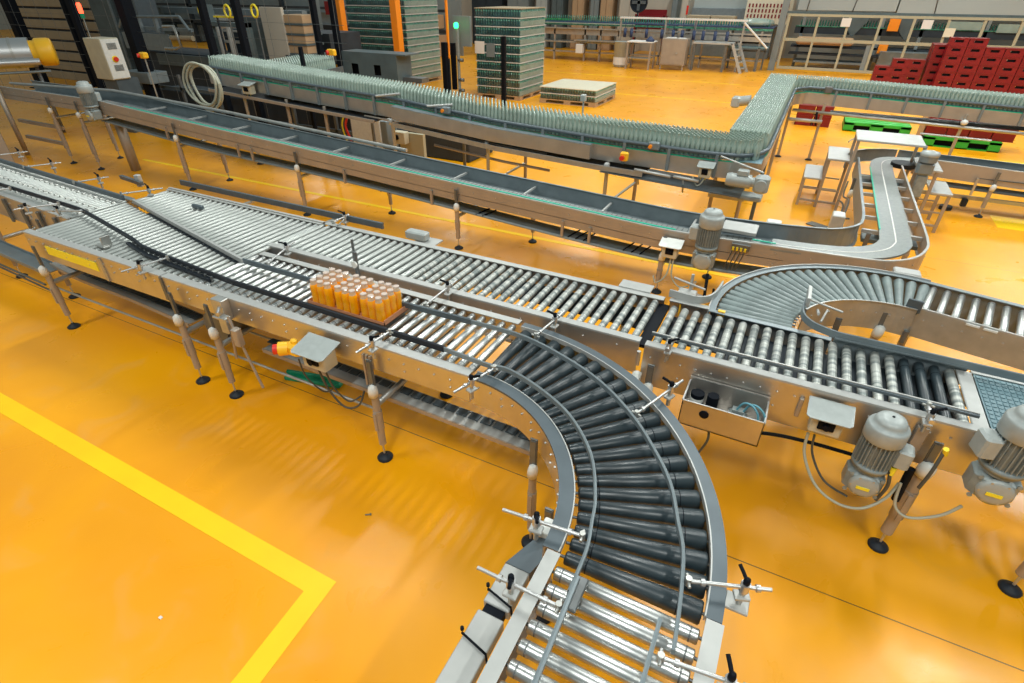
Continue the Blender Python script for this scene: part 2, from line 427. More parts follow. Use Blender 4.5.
# ------------------------------------------------------------------ the room
struct('floor', MB().add([(-70, -8, 0), (40, -8, 0), (40, 36, 0), (-70, 36, 0)], [(0, 1, 2, 3)]), 'floor_epoxy')
wb = MB(); wb.box(-70, -1.9, 35, 35.3, 0, 9, m='wall_beige'); wb.box(-1.9, 40, 35, 35.3, 0, 9, m='wall_grey')
struct('wall_back', wb, 'wall_beige')
struct('wall_left', MB().box(-60.3, -60, -8, 35, 0, 9), 'wall_grey')

# painted lines
y0 = MB(); y0.add([(-12, 1.30, .002), (-1.81, 1.235, .002), (-1.76, .60, .002), (-1.70, -1.2, .002), (-1.84, -1.2, .002), (-1.90, .60, .002), (-1.94, 1.10, .002), (-12, 1.15, .002)],
                  [(0, 7, 6, 1), (1, 6, 5, 2), (2, 5, 4, 3)])
single('floor_line', y0, 'yellow_paint', 'wide bright yellow L-shaped line painted on the orange floor in front', 'floor marking')
for (a, b, c, d, lab) in ((-12, 6.62, 1.2, 6.70, 'narrow yellow floor line running under the green-edged belt conveyor'), (-12, 23.7, -2.5, 23.8, 'narrow yellow floor line in front of the far stainless cabinet'),
                          (-8, 19.5, -1.6, 19.58, 'narrow yellow floor line across open floor beyond the glass bottles'), (1.2, 14.95, 7, 15.07, 'yellow floor line beside the green pallet with red crates')):
    single('floor_line', MB().box(a, c, b, d, .0, .003), 'yellow_paint', lab, 'floor marking')
single('floor_line', MB().box(3.0, 3.5, 10.3, 10.9, 0, .003), 'yellow_paint', 'short yellow paint patch at the right edge of the floor', 'floor marking')

# ------------------------------------------------------------------ 1. near roller conveyor (lane with the juice)
ZT = 1.0
near = thing('roller_conveyor', 'near straight steel roller conveyor carrying the orange juice packs', 'conveyor', (-3.9, 2.6, 0))
side_rail(near, [(-6.5, 2.25, ZT), (-4.42, 2.25, ZT)], w=.07, d=.245, rows=(-.07, -.13))
side_rail(near, [(-4.41, 2.25, ZT), (-1.45, 2.25, ZT)], w=.07, d=.205, rows=(-.08, -.14))
side_rail(near, [(-4.05, 3.00, ZT), (-1.45, 3.00, ZT)], w=.06, d=.2, side=-1, bolts=.2)
side_rail(near, [(-6.5, 3.79, ZT), (-4.08, 3.79, ZT)], w=.05, d=.2, side=-1, bolts=.0)
parts('rail_joint_plate', MB().box(-5.28, -5.24, 2.238, 2.249, .76, .98, m='steel').box(-4.43, -4.40, 2.238, 2.249, .78, .99, m='dark_steel'), near, 'steel')
part('warning_stripe', MB().box(-6.18, -5.36, 2.244, 2.2495, .83, .915), near, 'yellow_label', 'yellow painted patch on the frame')
def yS(x):   # silver divider bar
    if x < -5.48: return 3.27+(3.08-3.27)*(x+6.35)/.87
    return 3.08+(2.76-3.08)*(x+5.48)/1.44
x = -6.46; k = 0
while x < -4.12:
    e = yS(x)
    roller(near, x, 2.335, x, e-.05, ZT-.027, .022, 'roller_zinc')
    roller(near, x, e+.02, x, 3.745, ZT-.027, .024, 'roller_zinc')
    x += .083; k += 1
x = -4.06
while x < -1.45:
    roller(near, x, 2.335, x, 2.935, ZT-.029, .026, 'roller_chrome'); x += .083
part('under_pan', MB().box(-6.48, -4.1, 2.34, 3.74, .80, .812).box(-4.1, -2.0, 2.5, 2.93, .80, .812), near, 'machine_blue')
part('divider_bar', MB().sweep([(-6.4, 3.29, 1.0), (-5.48, 3.08, 1.0), (-4.04, 2.76, 1.0)], [(-.012, -.01), (.012, -.01), (.012, .03), (-.012, .03)]), near, 'steel_light')
# guide rails
gn = smoothpath([(-8.18, 2.86, 1.05), (-6.72, 2.81, 1.05), (-6.32, 2.77, 1.05), (-5.28, 2.57, 1.05), (-4.87, 2.48, 1.05), (-3.71, 2.39, 1.05)], 5)
guide(near, gn+[(-1.70, 2.37, 1.05)], .02, .04, 'black_soft', 'black guide rail on near side')
guide(near, [(-3.95, 2.71, 1.05), (-3.1, 2.70, 1.05), (-2.2, 2.73, 1.05), (-1.72, 2.745, 1.05)], .02, .04, 'bluegrey')
part('guide_backing', MB().sweep([(-5.28, 2.55, 1.02), (-4.87, 2.46, 1.02), (-3.95, 2.40, 1.02)], [(-.0, -.02), (.035, -.02), (.035, .005), (0, .005)]), near, 'black_soft')
mb = MB()
for i in range(16): t = i/15; q = (-5.2+1.25*t, 2.535-.15*t**.7, 1.0); mb.cyl(q, (q[0]+.01, q[1], 1.045), .011, n=8)
part('skate_wheels', mb, near, 'dark_steel')
for c in ((-6.62, 2.66, -6.35, 2.80), (-4.60, 2.22, -4.55, 2.45), (-1.36, 2.14, -1.30, 2.34), (-2.14, 3.09, -2.13, 2.76), (-1.21, 3.03, -1.24, 2.76), (-3.82, 3.06, -3.70, 2.72), (-2.15, 2.2, -2.13, 2.38), (-6.45, 3.52, -6.6, 3.28)):
    clamp(near, *c, z=1.06, ext=.14)
# post with round white reflector by the juice
part('sensor_post', MB().box(-2.99, -2.95, 3.0, 3.02, 1.0, 1.22, c=.004).box(-2.985, -2.97, 3.005, 3.02, 1.2, 1.32).cyl((-2.975, 3.0, 1.11), (-2.975, 2.985, 1.11), .028, n=20, m='white_plastic'), near, 'dark_steel', 'dark post with round white reflector')
part('stop_block', MB().box(-5.50, -5.36, 2.36, 2.42, 1.0, 1.02, c=.004).box(-5.42, -5.40, 2.38, 2.46, 1.0, 1.1, c=.003), near, 'steel')
part('stop_block', MB().box(-5.66, -5.50, 3.46, 3.50, 1.0, 1.04, c=.006), near, 'bluegrey')
for lx in (-6.29, -4.27, -3.83, -2.20):
    leg(near, lx, 2.195, .64, .93, brace_to=3.0, r=.027)
for lx in (-6.29, -3.83, -2.20): leg(near, lx, 3.05, .64, .93, r=.027)
# brackets on face
mb = MB(); mb.box(-3.72, -3.6, 2.18, 2.25, .82, 1.0, c=.004, m='steel'); mb.cyl((-3.62, 2.17, .95), (-3.55, 2.10, .95), .012, n=10, m='chrome'); mb.cyl((-3.70, 2.15, .86), (-3.50, 2.15, .86), .010, n=10, m='chrome'); mb.box(-3.6, -3.52, 2.12, 2.18, .76, .90, c=.006, m='steel')
mb.cyl((-3.50, 2.14, .92), (-3.34, 2.14, .30), .011, n=10, m='steel_tan'); mb.cyl((-3.60, 2.2, .8), (-3.66, 2.2, .45), .011, n=10, m='steel_tan')
mb.box(-3.47, -3.41, 2.1, 2.16, .68, .84, c=.01, m='steel_tan')
part('sensor_bracket', mb, near, 'steel')
mb = MB()
for q in (-2.30, -2.27, -2.24): mb.box(q, q+.014, 2.235, 2.25, .64, .9)
parts('face_ribs', mb, near, 'steel_tan')
b = hood_box(near, -2.60, 2.14, .77, .20, .13, .15, 'cream switch box under a square grey hood, beside the yellow stop button')
es = MB().box(-2.92, -2.79, 2.11, 2.21, .77, .87, c=.02); es.cyl((-2.90, 2.14, .82), (-2.955, 2.10, .82), .05, .052, n=20); es.box(-2.88, -2.83, 2.14, 2.18, .86, .90, c=.01)
e_ = part('stop_button', es, near, 'yellow', 'yellow stop button housing with red button')
part('red_button', MB().cyl((-2.94, 2.11, .82), (-2.985, 2.077, .82), .038, n=18), e_, 'red')
cable(near, [(-2.62, 2.12, .75), (-2.58, 2.14, .55), (-2.48, 2.16, .42), (-2.38, 2.2, .44), (-2.35, 2.25, .55)], .008)
cable(near, [(-2.55, 2.12, .75), (-2.53, 2.14, .6), (-2.45, 2.18, .47), (-2.38, 2.24, .5)], .007)
cable(near, [(-2.80, 2.12, .77), (-2.79, 2.14, .6), (-2.72, 2.2, .45), (-2.68, 2.26, .44)], .006)
part('drive_drum', MB().cyl((-3.98, 2.3, .60), (-3.98, 2.75, .60), .14, n=28).box(-4.1, -3.86, 2.32, 2.7, .55, .75, c=.01), near, 'dark_steel')
# return belt pieces underneath
def belt_tray(root, path, w, name='return_belt', m='bluegrey_light', lip='steel_tan'):
    mb = MB().sweep(path, [(-w/2, -.008), (w/2, -.008), (w/2, 0), (-w/2, 0)], m=m)
    mb.sweep(path, [(w/2, -.03), (w/2+.012, -.03), (w/2+.012, .006), (w/2, .006)], m=lip)
    mb.sweep(path, [(-w/2-.012, -.03), (-w/2, -.03), (-w/2, .006), (-w/2-.012, .006)], m=lip)
    return part(name, mb, root, m)
def slatted(root, path, w, z=.0, pitch=.06, name='belt_slats', m='bluegrey'):
    mb = MB(); P = [Vector(p) for p in path]; acc = 0
    for a, b in zip(P, P[1:]):
        L = (b-a).length; d = (b-a)/L; n = Vector((d.y, -d.x, 0)).normalized()
        while acc < L:
            q = a+d*acc; s0 = q-n*w/2; s1 = q+n*w/2; t = d*pitch*.4
            mb.add([s0-t, s1-t, s1+t, s0+t, s0-t+Vector((0, 0, .006)), s1-t+Vector((0, 0, .006)), s1+t+Vector((0, 0, .006)), s0+t+Vector((0, 0, .006))], [(4, 5, 6, 7), (0, 3, 2, 1), (0, 1, 5, 4), (1, 2, 6, 5), (2, 3, 7, 6), (3, 0, 4, 7)])
            acc += pitch
        acc -= L
    return part(name, mb, root, m)
p1 = smoothpath([(-6.85, 2.54, .50), (-6.5, 2.54, .44), (-6.0, 2.52, .44), (-5.4, 2.5, .45), (-4.45, 2.43, .47)], 5)
belt_tray(near, p1, .15, m='steel_light'); slatted(near, [(a, b+.03, c+.003) for a, b, c in p1], .08, pitch=.085, m='bluegrey')
p2 = [(-3.55, 2.45, .47), (-1.05, 2.42, .45)]
belt_tray(near, p2, .14, m='steel_light')
slatted(near, [(-3.55, 2.49, .475), (-1.05, 2.46, .455)], .065, pitch=.10, m='bluegrey')
part('return_frame', MB().cyl((-6.5, 2.28, .38), (-2.3, 2.28, .38), .011, n=8).cyl((-6.5, 2.62, .36), (-2.3, 2.62, .36), .011, n=8), near, 'steel')

# ------------------------------------------------------------------ 2. dark 90 degree roller curve
CX, CY = -1.42, 1.36
curve = thing('roller_curve', 'curved conveyor of dark rubber rollers turning ninety degrees towards the viewer', 'conveyor', (-.6, 2.2, 0))
side_rail(curve, list(reversed(arc(CX, CY, .880, 0, 90, ZT, 28))), w=.072, d=.20, side=1, face='steel_face', top='bluegrey', bolts=.09, name='inner_rail', rows=(-.06, -.12))
orail = MB().sweep(list(reversed(arc(CX, CY, 1.622, 0, 90, ZT, 36))), cprof(.06, .28, side=-1), m='bluegrey')
orail.sweep(list(reversed(arc(CX, CY, 1.562, 0, 90, ZT+.002, 36))), [(0, -.03), (.006, -.03), (.006, .004), (0, .004)], m='steel_light')
part('outer_rail', orail, curve, 'bluegrey')
part('inner_rim', MB().sweep(list(reversed(arc(CX, CY, .953, 0, 90, ZT+.002, 30))), [(-.004, -.03), (.002, -.03), (.002, .004), (-.004, .004)]), curve, 'steel_light')
a = 88.
while a > 1:
    t = math.radians(a); c, s_ = math.cos(t), math.sin(t)
    roller(curve, CX+.975*c, CY+.975*s_, CX+1.55*c, CY+1.55*s_, ZT-.054, .030, 'rubber_dark', .048)
    a -= 4.32
guide(curve, smoothpath([(-1.70, 2.37, 1.05), (-1.36, 2.345, 1.05), (-1.22, 2.355, 1.05), (-.97, 2.27, 1.05), (-.73, 2.13, 1.05), (-.53, 1.91, 1.05), (-.42, 1.67, 1.05), (-.385, 1.53, 1.05), (-.355, 1.38, 1.05), (-.35, 1.18, 1.05)], 5), .014, .03, 'bluegrey_light')
guide(curve, smoothpath([(-1.72, 2.745, 1.05), (-1.34, 2.74, 1.05), (-1.01, 2.65, 1.05), (-.69, 2.50, 1.05), (-.43, 2.29, 1.05), (-.25, 2.08, 1.05), (-.13, 1.90, 1.05), (-.05, 1.70, 1.05), (.0, 1.57, 1.05), (.03, 1.41, 1.05), (.05, 1.25, 1.05), (.06, 1.14, 1.05)], 5), .014, .03, 'bluegrey_light')
clamp(curve, -.30, 2.62, -.42, 2.30, z=1.06, ext=.12)
clamp(curve, -.60, 1.42, -.38, 1.44, z=1.06, ext=.16)
clamp(curve, .25, 1.51, .035, 1.43, z=1.06, ext=.1)
part('clamp_plate', MB().box(.20, .29, 1.47, 1.55, .94, .955, c=.003), curve, 'steel_light')
leg(curve, -.89, 2.02, .66, .93, r=.024)
leg(curve, -.62, 1.62, .50, .93, r=.034)

# ------------------------------------------------------------------ 3. bottom roller conveyor
bot = thing('roller_conveyor', 'short conveyor of shiny chrome rollers leaving the curve at the bottom of the photo', 'conveyor', (-.16, .6, 0))
side_rail(bot, [(-.515, 1.355, ZT), (-.515, -.6, ZT)], w=.06, d=.25, side=1, face='steel_face', bolts=.3)
side_rail(bot, [(.21, 1.355, ZT), (.21, -.6, ZT)], w=.065, d=.25, side=-1, face='steel_face', bolts=.3)
y = 1.285
while y > -.5:
    roller(bot, -.45, y, .135, y, ZT-.03, .029, 'roller_chrome'); y -= .083
guide(bot, [(-.34, 1.24, 1.07), (-.325, .82, 1.07), (-.325, -.4, 1.07)], .018, .03, 'bluegrey_light')
guide(bot, [(-.01, 1.22, 1.07), (.0, -.4, 1.07)], .016, .03, 'bluegrey_light')
clamp(bot, -.56, 1.10, -.345, 1.10, z=1.07, ext=.15)
clamp(bot, .25, 1.12, .01, 1.09, z=1.07, ext=.08)
part('guide_joint', MB().box(-.355, -.30, 1.12, 1.27, 1.03, 1.05, c=.004), bot, 'dark_steel')
dk = MB(); dk.box(-.69, -.57, 1.10, 1.30, .80, .86, c=.004, m='steel_light'); dk.box(-.69, -.57, -.6, 1.06, .80, .86, c=.004, m='steel_light')
dk.box(-.675, -.585, 1.04, 1.12, .805, .85, m='black')
dk.add([(-.69, 1.30, .86), (-.57, 1.30, .86), (-.50, 1.44, .95), (-.60, 1.44, .93), (-.69, 1.30, .80), (-.57, 1.30, .80), (-.50, 1.44, .88), (-.60, 1.44, .87)], [(0, 1, 2, 3), (4, 7, 6, 5), (0, 3, 7, 4), (1, 5, 6, 2), (3, 2, 6, 7)], m='bluegrey')
dk.box(-.60, -.50, 1.44, 1.53, .93, .97, c=.004, m='white_plastic')
D = part('cable_duct', dk, bot, 'steel_light', 'bright sheet-metal cable duct alongside the frame')
for yy in (1.14, .93):
    part('cable_tie', MB().tube([(-.70, yy+.02, .84), (-.695, yy+.01, .868), (-.57, yy-.02, .868), (-.56, yy-.03, .83)], .005, 6).cyl((-.70, yy+.02, .87), (-.70, yy+.02, .885), .008, n=8), D, 'black')
leg(bot, -.60, .3, .5, .93)
leg(bot, .25, .3, .5, .93)

# ------------------------------------------------------------------ 4. wide roller conveyor (second lane)
wide = thing('roller_conveyor', 'middle lane of banded zinc rollers running beside the juice lane', 'conveyor', (-2.3, 3.5, 0))
side_rail(wide, [(-4.15, 3.12, ZT), (-.62, 3.12, ZT)], w=.06, d=.26, bolts=.25, top='steel_light')
side_rail(wide, [(-6.5, 3.80, ZT+.01), (-4.08, 3.80, ZT+.01)], w=.03, d=.12, side=-1, bolts=0, name='far_rail')
side_rail(wide, [(-4.06, 3.83, ZT), (-.62, 3.83, ZT)], w=.06, d=.26, side=-1, bolts=0, name='far_rail')
x = -4.08; k = 0
while x < -.65:
    roller(wide, x, 3.185, x, 3.765, ZT-.028, .026, 'roller_zinc' if x < -2.6 else 'roller_banded'); x += .083
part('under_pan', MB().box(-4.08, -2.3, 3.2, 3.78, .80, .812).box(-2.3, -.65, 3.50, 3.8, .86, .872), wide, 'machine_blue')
part('far_guide', MB().box(-6.5, -3.45, 3.93, 3.955, 1.0, 1.06), wide, 'bluegrey')
parts('far_guide_bracket', MB().box(-5.3, -5.26, 3.80, 3.94, .98, 1.0).box(-4.1, -4.06, 3.80, 3.94, .98, 1.0).cyl((-3.9, 3.78, 1.0), (-3.9, 3.95, 1.06), .008, n=8), wide, 'steel')
clamp(wide, -3.9, 3.9, -3.9, 3.72, z=1.06, ext=.05)
part('end_gap_plate', MB().box(-.65, -.57, 3.16, 3.80, .93, .955), wide, 'black')
sb = MB().box(-3.16, -2.93, 3.90, 4.0, .97, 1.05, c=.012); part('sensor_box', sb, wide, 'motor_light', 'small light grey sensor box behind the lane')
part('sensor_plate', MB().box(-3.05, -2.82, 3.88, 4.05, .95, .965), wide, 'steel_light')
for lx in (-2.62, -.9): leg(wide, lx, 3.78, .64, .93)
part('pit_cover', MB().box(-1.0, -.74, 3.83, 3.96, 1.0, 1.012, c=.004), wide, 'steel_light')
leg(wide, -4.4, 3.75, .64, .93)

# ------------------------------------------------------------------ 5. right conveyor
right = thing('roller_conveyor', 'right-hand lane of banded rollers with gear motors hanging on its near face', 'conveyor', (.4, 3.4, 0))
side_rail(right, [(-.58, 3.10, ZT), (1.40, 3.10, ZT)], w=.06, d=.32, bolts=.1, rows=(-.09, -.2))
side_rail(right, [(-.58, 3.84, ZT), (-.28, 3.84, ZT)], w=.05, d=.2, side=-1, bolts=0)
side_rail(right, [(-.27, 3.825, ZT-.01), (.54, 3.80, ZT-.01)], w=.045, d=.2, side=-1, bolts=0, top='bluegrey_light', face='bluegrey')
side_rail(right, [(.55, 3.75, ZT+.035), (1.30, 3.75, ZT+.035)], w=.035, d=.2, side=-1, bolts=0, top='bluegrey_light', face='bluegrey_light')
side_rail(right, [(1.33, 3.10, ZT-.02), (2.6, 3.10, ZT-.02)], w=.05, d=.30, bolts=.0, name='belt_frame')
side_rail(right, [(1.33, 3.78, ZT-.01), (2.6, 3.78, ZT-.01)], w=.03, d=.25, side=-1, bolts=.0, name='belt_frame')
x = -.525; k = 0
while x < 1.24:
    roller(right, x, 3.165, x, 3.74, ZT-.030, .0275, 'rubber_dark' if k in (18, 19, 20) else 'roller_banded', None if k not in (18, 19, 20) else .0275); x += .083; k += 1
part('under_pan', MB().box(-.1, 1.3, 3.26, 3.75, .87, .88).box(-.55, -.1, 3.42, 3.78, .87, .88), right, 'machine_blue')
part('transfer_plate', MB().box(1.245, 1.325, 3.12, 3.74, .985, 1.0, c=.004), right, 'steel_light')
mb = MB().box(1.34, 2.6, 3.15, 3.75, .955, .985)
for i in range(40):
    for j in range(14):
        mb.box(1.35+i*.031, 1.372+i*.031, 3.16+j*.042, 3.19+j*.042, .985, .990)
part('modular_belt', mb, right, 'belt_blue', 'blue plastic modular belt')
guide(right, [(-.56, 3.19, 1.045), (1.26, 3.18, 1.045)], .022, .016, 'bluegrey')
part('guide_cap_rail', MB().box(-.56, 1.26, 3.182, 3.192, 1.056, 1.062), right, 'steel_light')
for c in ((-.42, 3.08, -.42, 3.18), (1.02, 3.05, 1.02, 3.17)): clamp(right, *c, z=1.05, ext=.04)
# guide loop that turns the inner corner of the branch
lp = smoothpath([(.36, 4.30, 1.05), (.33, 4.05, 1.05), (.345, 3.90, 1.05), (.42, 3.80, 1.05), (.55, 3.745, 1.05), (.65, 3.74, 1.05)], 6)
guide(right, lp+[(2.4, 3.70, 1.05)], .012, .05, 'bluegrey_light', 'grey guide rail bent round the inner corner')
part('loop_bracket', MB().cyl((.36, 4.12, 1.09), (.58, 4.02, 1.09), .008, n=8).cyl((.44, 4.16, 1.0), (.42, 3.85, 1.12), .01, n=8).box(.34, .365, 4.05, 4.28, 1.06, 1.13, c=.003).cyl((.50, 4.15, 1.02), (.46, 3.94, 1.02), .008, n=8), right, 'steel_light')
# open control tray with relays
bx = MB(); X0, X1, Y0, Y1, Z0, Z1 = -.245, .245, 2.86, 3.09, .635, .825
bx.box(X0, X1, Y0, Y0+.006, Z0, Z1, m='steel_face'); bx.box(X0, X1, Y1-.006, Y1, Z0, Z1+.04); bx.box(X0, X0+.006, Y0, Y1, Z0, Z1); bx.box(X1-.006, X1, Y0, Y1, Z0, Z1); bx.box(X0, X1, Y0, Y1, Z0, Z0+.008)
BX = part('control_tray', bx, right, 'steel_face', 'open stainless control tray bolted to the frame')
part('tray_rim', MB().box(X0-.003, X1+.003, Y0-.003, Y0+.007, Z1, Z1+.005).box(X0-.003, X0+.007, Y0, Y1, Z1, Z1+.005).box(X1-.007, X1+.003, Y0, Y1, Z1, Z1+.005).box(X0, X1, Y1-.007, Y1+.003, Z1+.03, Z1+.035), BX, 'chrome')
part('handle_slot', MB().lathe((-.10, Y0-.002, .76), [(.03, 0), (.028, .004), (.02, .006)], (0, -1, 0), 20), BX, 'black')
part('capacitor', MB().cyl((-.17, 2.96, .64), (-.17, 2.96, .84), .042, n=24).cyl((-.17, 2.96, .78), (-.17, 2.96, .81), .0425, n=24, m='white_plastic'), BX, 'black')
part('capacitor', MB().cyl((-.075, 2.96, .64), (-.075, 2.96, .85), .036, n=24), BX, 'black')
part('valve_block', MB().box(.03, .14, 2.93, 3.02, .64, .76, c=.01).box(.05, .12, 2.95, 3.0, .76, .79), BX, 'motor_grey')
for q in (0, .04): part('hose', MB().tube(smoothpath([(.07+q, 2.97, .76), (.10+q, 2.96, .85), (.15+q, 2.94, .87), (.20+q, 2.92, .82), (.215+q*.6, 2.91, .70)]), .007, 8), BX, 'hose_blue')
cable(right, [(-.05, 2.9, .63), (-.04, 2.88, .55), (-.07, 2.86, .45), (-.09, 2.85, .40)], .008)
cable(right, [(-.20, 2.97, .62), (.0, 2.93, .60), (.25, 3.0, .64), (.5, 3.06, .63), (.9, 3.08, .62)], .012, 'black')
hood_box(right, .565, 3.02, .78, .17, .10, .14, 'cream switch box under a whitish hood, left of the middle motor')
cable(right, [(.50, 3.02, .73), (.52, 3.0, .58), (.62, 2.92, .44), (.75, 2.86, .40), (.88, 2.86, .42), (.98, 2.92, .50), (1.02, 2.97, .6)], .009, 'hose')
cable(right, [(.535, 3.02, .73), (.56, 3.0, .6), (.66, 2.93, .48), (.8, 2.9, .44)], .007)
gear_motor(right, .84, 2.95, .50, .98, az=-.1, label='grey finned gear motor left of the tilted leg')
gear_motor(right, 1.36, 2.93, .74, 1.02, az=PI+.25, label='grey finned gear motor at right edge')
cable(right, [(1.12, 2.95, .92), (1.10, 2.90, .8), (1.08, 2.88, .68)], .010, 'cable'); part('cable_gland', MB().cyl((1.13, 2.95, .90), (1.115, 2.93, .95), .014, n=10), right, 'yellow_label')
cable(right, [(.93, 2.9, .72), (.95, 2.89, .62), (.93, 2.88, .5)], .010); part('cable_gland', MB().cyl((.94, 2.9, .70), (.94, 2.9, .75), .014, n=10), right, 'yellow_label')
cable(right, [(1.02, 2.95, .62), (1.04, 2.92, .47), (1.12, 2.9, .43), (1.25, 2.92, .5), (1.32, 2.94, .6)], .009, 'hose')
part('conduit', MB().cyl((1.04, 2.98, .72), (1.04, 2.96, .48), .022, n=14), right, 'black')
leg(right, 1.11, 3.03, .70, .93, r=.034); leg(right, 1.80, 3.05, .60, .93, r=.034); leg(right, -.50, 3.02, .70, .93, r=.028)
leg(right, 1.11, 3.85, .62, .93, r=.03)
parts('bracket_bar', MB().box(.40, .425, 3.075, 3.099, .78, .92, c=.003, rot=0).box(1.0, 1.06, 3.07, 3.099, .72, .95, c=.004), right, 'steel_tan')
parts('lower_beam', MB().box(-.55, 2.4, 3.3, 3.36, .58, .64), right, 'bluegrey')
parts('lower_beam', MB().box(-.55, 2.4, 3.62, 3.68, .40, .46), right, 'cream_dark')
part('end_clamp', MB().cyl((-.60, 3.05, .86), (-.60, 3.05, .97), .014, n=10, m='chrome').box(-.62, -.56, 2.98, 3.08, .64, .80, c=.012, m='white_plastic'), right, 'steel')

# ------------------------------------------------------------------ 6. branch bend
BX_, BY_ = .955, 3.88
th = 76.6
bend = thing('roller_curve', 'wide fan-shaped bend of grey rollers branching off the right-hand lane', 'conveyor', (.5, 4.4, 0))
oa = list(reversed(arc(BX_, BY_, 1.245, th, 186, ZT+.01, 36)))
part('outer_rail', MB().sweep(oa, cprof(.05, .26, side=-1), m='bluegrey_light').sweep(oa, [(-.004, -.03), (.004, -.03), (.004, .012), (-.004, .012)], m='steel_light'), bend, 'bluegrey_light')
ia = list(reversed(arc(BX_, BY_, .645, th, 158, ZT+.005, 24)))
side_rail(bend, ia, w=-.012, d=.24, side=1, face='steel', bolts=.09, name='inner_rail', rows=(-.1,))
a = 182.
while a > th:
    t = math.radians(a); c, s_ = math.cos(t), math.sin(t)
    ri = .665; roller(bend, BX_+ri*c, BY_+ri*s_, BX_+1.19*c, BY_+1.19*s_, ZT-.036, .024, 'rubber_bend', .038)
    a -= 4.35
part('yellow_guard', MB().box(-.50, -.28, 3.86, 3.885, .93, .985).box(-.50, -.49, 3.80, 3.885, .88, .985).box(-.22, -.17, 3.80, 3.83, .96, 1.0), bend, 'yellow')
guide(bend, smoothpath([(-.60, 3.86, 1.03), (-.42, 3.84, 1.03), (-.33, 3.88, 1.03), (-.28, 3.99, 1.03), (-.26, 4.20, 1.03)], 5), .014, .06, 'steel_light')
part('corner_clamp', MB().cyl((-.62, 4.1, 1.05), (-.36, 4.0, 1.05), .009, n=8).cyl((-.48, 4.08, .95), (-.48, 4.08, 1.12), .012, n=8).box(-.56, -.42, 4.0, 4.08, .95, .99, c=.006).cyl((-.36, 4.05, .95), (-.38, 4.14, 1.12), .012, n=8, m='black'), bend, 'steel_light')
for (lx, ly) in ((.62, 4.35), (1.2, 4.9)): leg(bend, lx, ly, .62, .9)
part('angle_strut', MB().cyl((1.0, 4.2, .15), (.62, 4.33, .72), .02, n=10).cyl((.55, 3.95, .7), (1.05, 4.5, .2), .018, n=10), bend, 'dark_steel')

rz = math.radians(th-90)
jx, jy = BX_+.9575*math.cos(math.radians(th)), BY_+.9575*math.sin(math.radians(th))
br = thing('roller_conveyor', 'straight grey roller conveyor leading off to the right edge from the fan-shaped bend', 'conveyor', (jx, jy, 0))
dx, dy = math.cos(rz), math.sin(rz); nx, ny = -dy, dx
def BP(s_, t_, z=ZT): return (jx+dx*s_+nx*t_, jy+dy*s_+ny*t_, z)
part('side_rail', MB().sweep([BP(0, .2875, ZT+.01), BP(1.6, .2875, ZT+.01)], cprof(.05, .26, side=-1)), br, 'bluegrey_light')
side_rail(br, [BP(0, -.2875, ZT+.01), BP(1.6, -.2875, ZT+.01)], w=.012, d=.24, face='steel', bolts=.12, rows=(-.09,))
s_ = .04
while s_ < 1.6:
    p, q = BP(s_, -.26), BP(s_, .235); roller(br, p[0], p[1], q[0], q[1], ZT-.028, .026, 'roller_chrome'); s_ += .095
p = BP(-.03, -.30)
part('joint_bracket', MB().box(p[0]-.05, p[0]+.05, p[1]-.01, p[1]+.01, .97, 1.07, rot=rz, c=.004), br, 'bluegrey')
part('joint_clamp', MB().cyl((p[0]+.02, p[1]-.03, .72), (p[0]+.02, p[1]-.03, .82), .02, n=12).cyl((p[0]-.01, p[1]-.05, .68), (p[0]+.06, p[1]-.05, .68), .012, n=10), br, 'dark_steel')
part('marker_label', MB().box(p[0]+.32, p[0]+.40, p[1]-.088, p[1]-.078, .985, 1.0, rot=rz).box(p[0]+.42, p[0]+.50, p[1]-.112, p[1]-.102, .985, 1.0, rot=rz), br, 'white_plastic')
p = BP(1.0, -.31); leg(br, p[0], p[1], .62, .9); p = BP(-.18, -.33)
leg(br, p[0], p[1], .74, .95, r=.03)

# ------------------------------------------------------------------ 7. incoming conveyor at far left
inc = thing('roller_conveyor', 'incoming narrow conveyor of small steel rollers at the left edge', 'conveyor', (-8.5, 3.0, 0))
def IY(x, base): return base
def ie(x, t):   # lane drifts slightly: near edge 2.72->2.62, far edge 3.47->3.36
    k = (x+10)/3.6; return (2.84-.2*k)+(t*(.72))
def ipath(t, z=ZT, o=0): return [(-12.5, ie(-12.5, t)+o, z), (-6.5, ie(-6.5, t)+o, z)]
side_rail(inc, ipath(0), w=.05, d=.28, bolts=.2, face='steel_face')
side_rail(inc, ipath(1), w=.06, d=.2, side=-1, bolts=0, top='bluegrey_light')
x = -12.45
cnt = 0
while x < -6.52:
    roller(inc, x, ie(x, 0)+.055, x, ie(x, 1)-.07, ZT-.026, .019, 'roller_zinc'); x += .062; cnt += 1
guide(inc, [(-12.5, ie(-12.5, .86), 1.04), (-6.5, ie(-6.5, .84), 1.04)], .03, .05, 'bluegrey')
guide(inc, [(-12.4, 2.98, 1.05), (-8.2, 2.862, 1.05)], .02, .04, 'black_soft')
mb = MB()
xx = -12.4
while xx < -6.5:
    for q in (.2, .45, .7): mb.cyl((xx, ie(xx, q), .99), (xx, ie(xx, q)+.03, .99), .021, n=8)
    xx += .062*2
part('skate_wheels', mb, inc, 'steel')
for c in ((-8.6, 3.62, -8.75, 3.35), (-7.0, 2.55, -6.85, 2.8), (-7.4, 3.52, -7.5, 3.27), (-8.0, 2.6, -7.9, 2.84), (-9.6, 3.72, -9.75, 3.42)): clamp(inc, *c, z=1.06, ext=.1)
for lx in (-6.98, -8.1, -9.4): leg(inc, lx, 2.58, .62, .95, r=.024, brace_to=3.4)
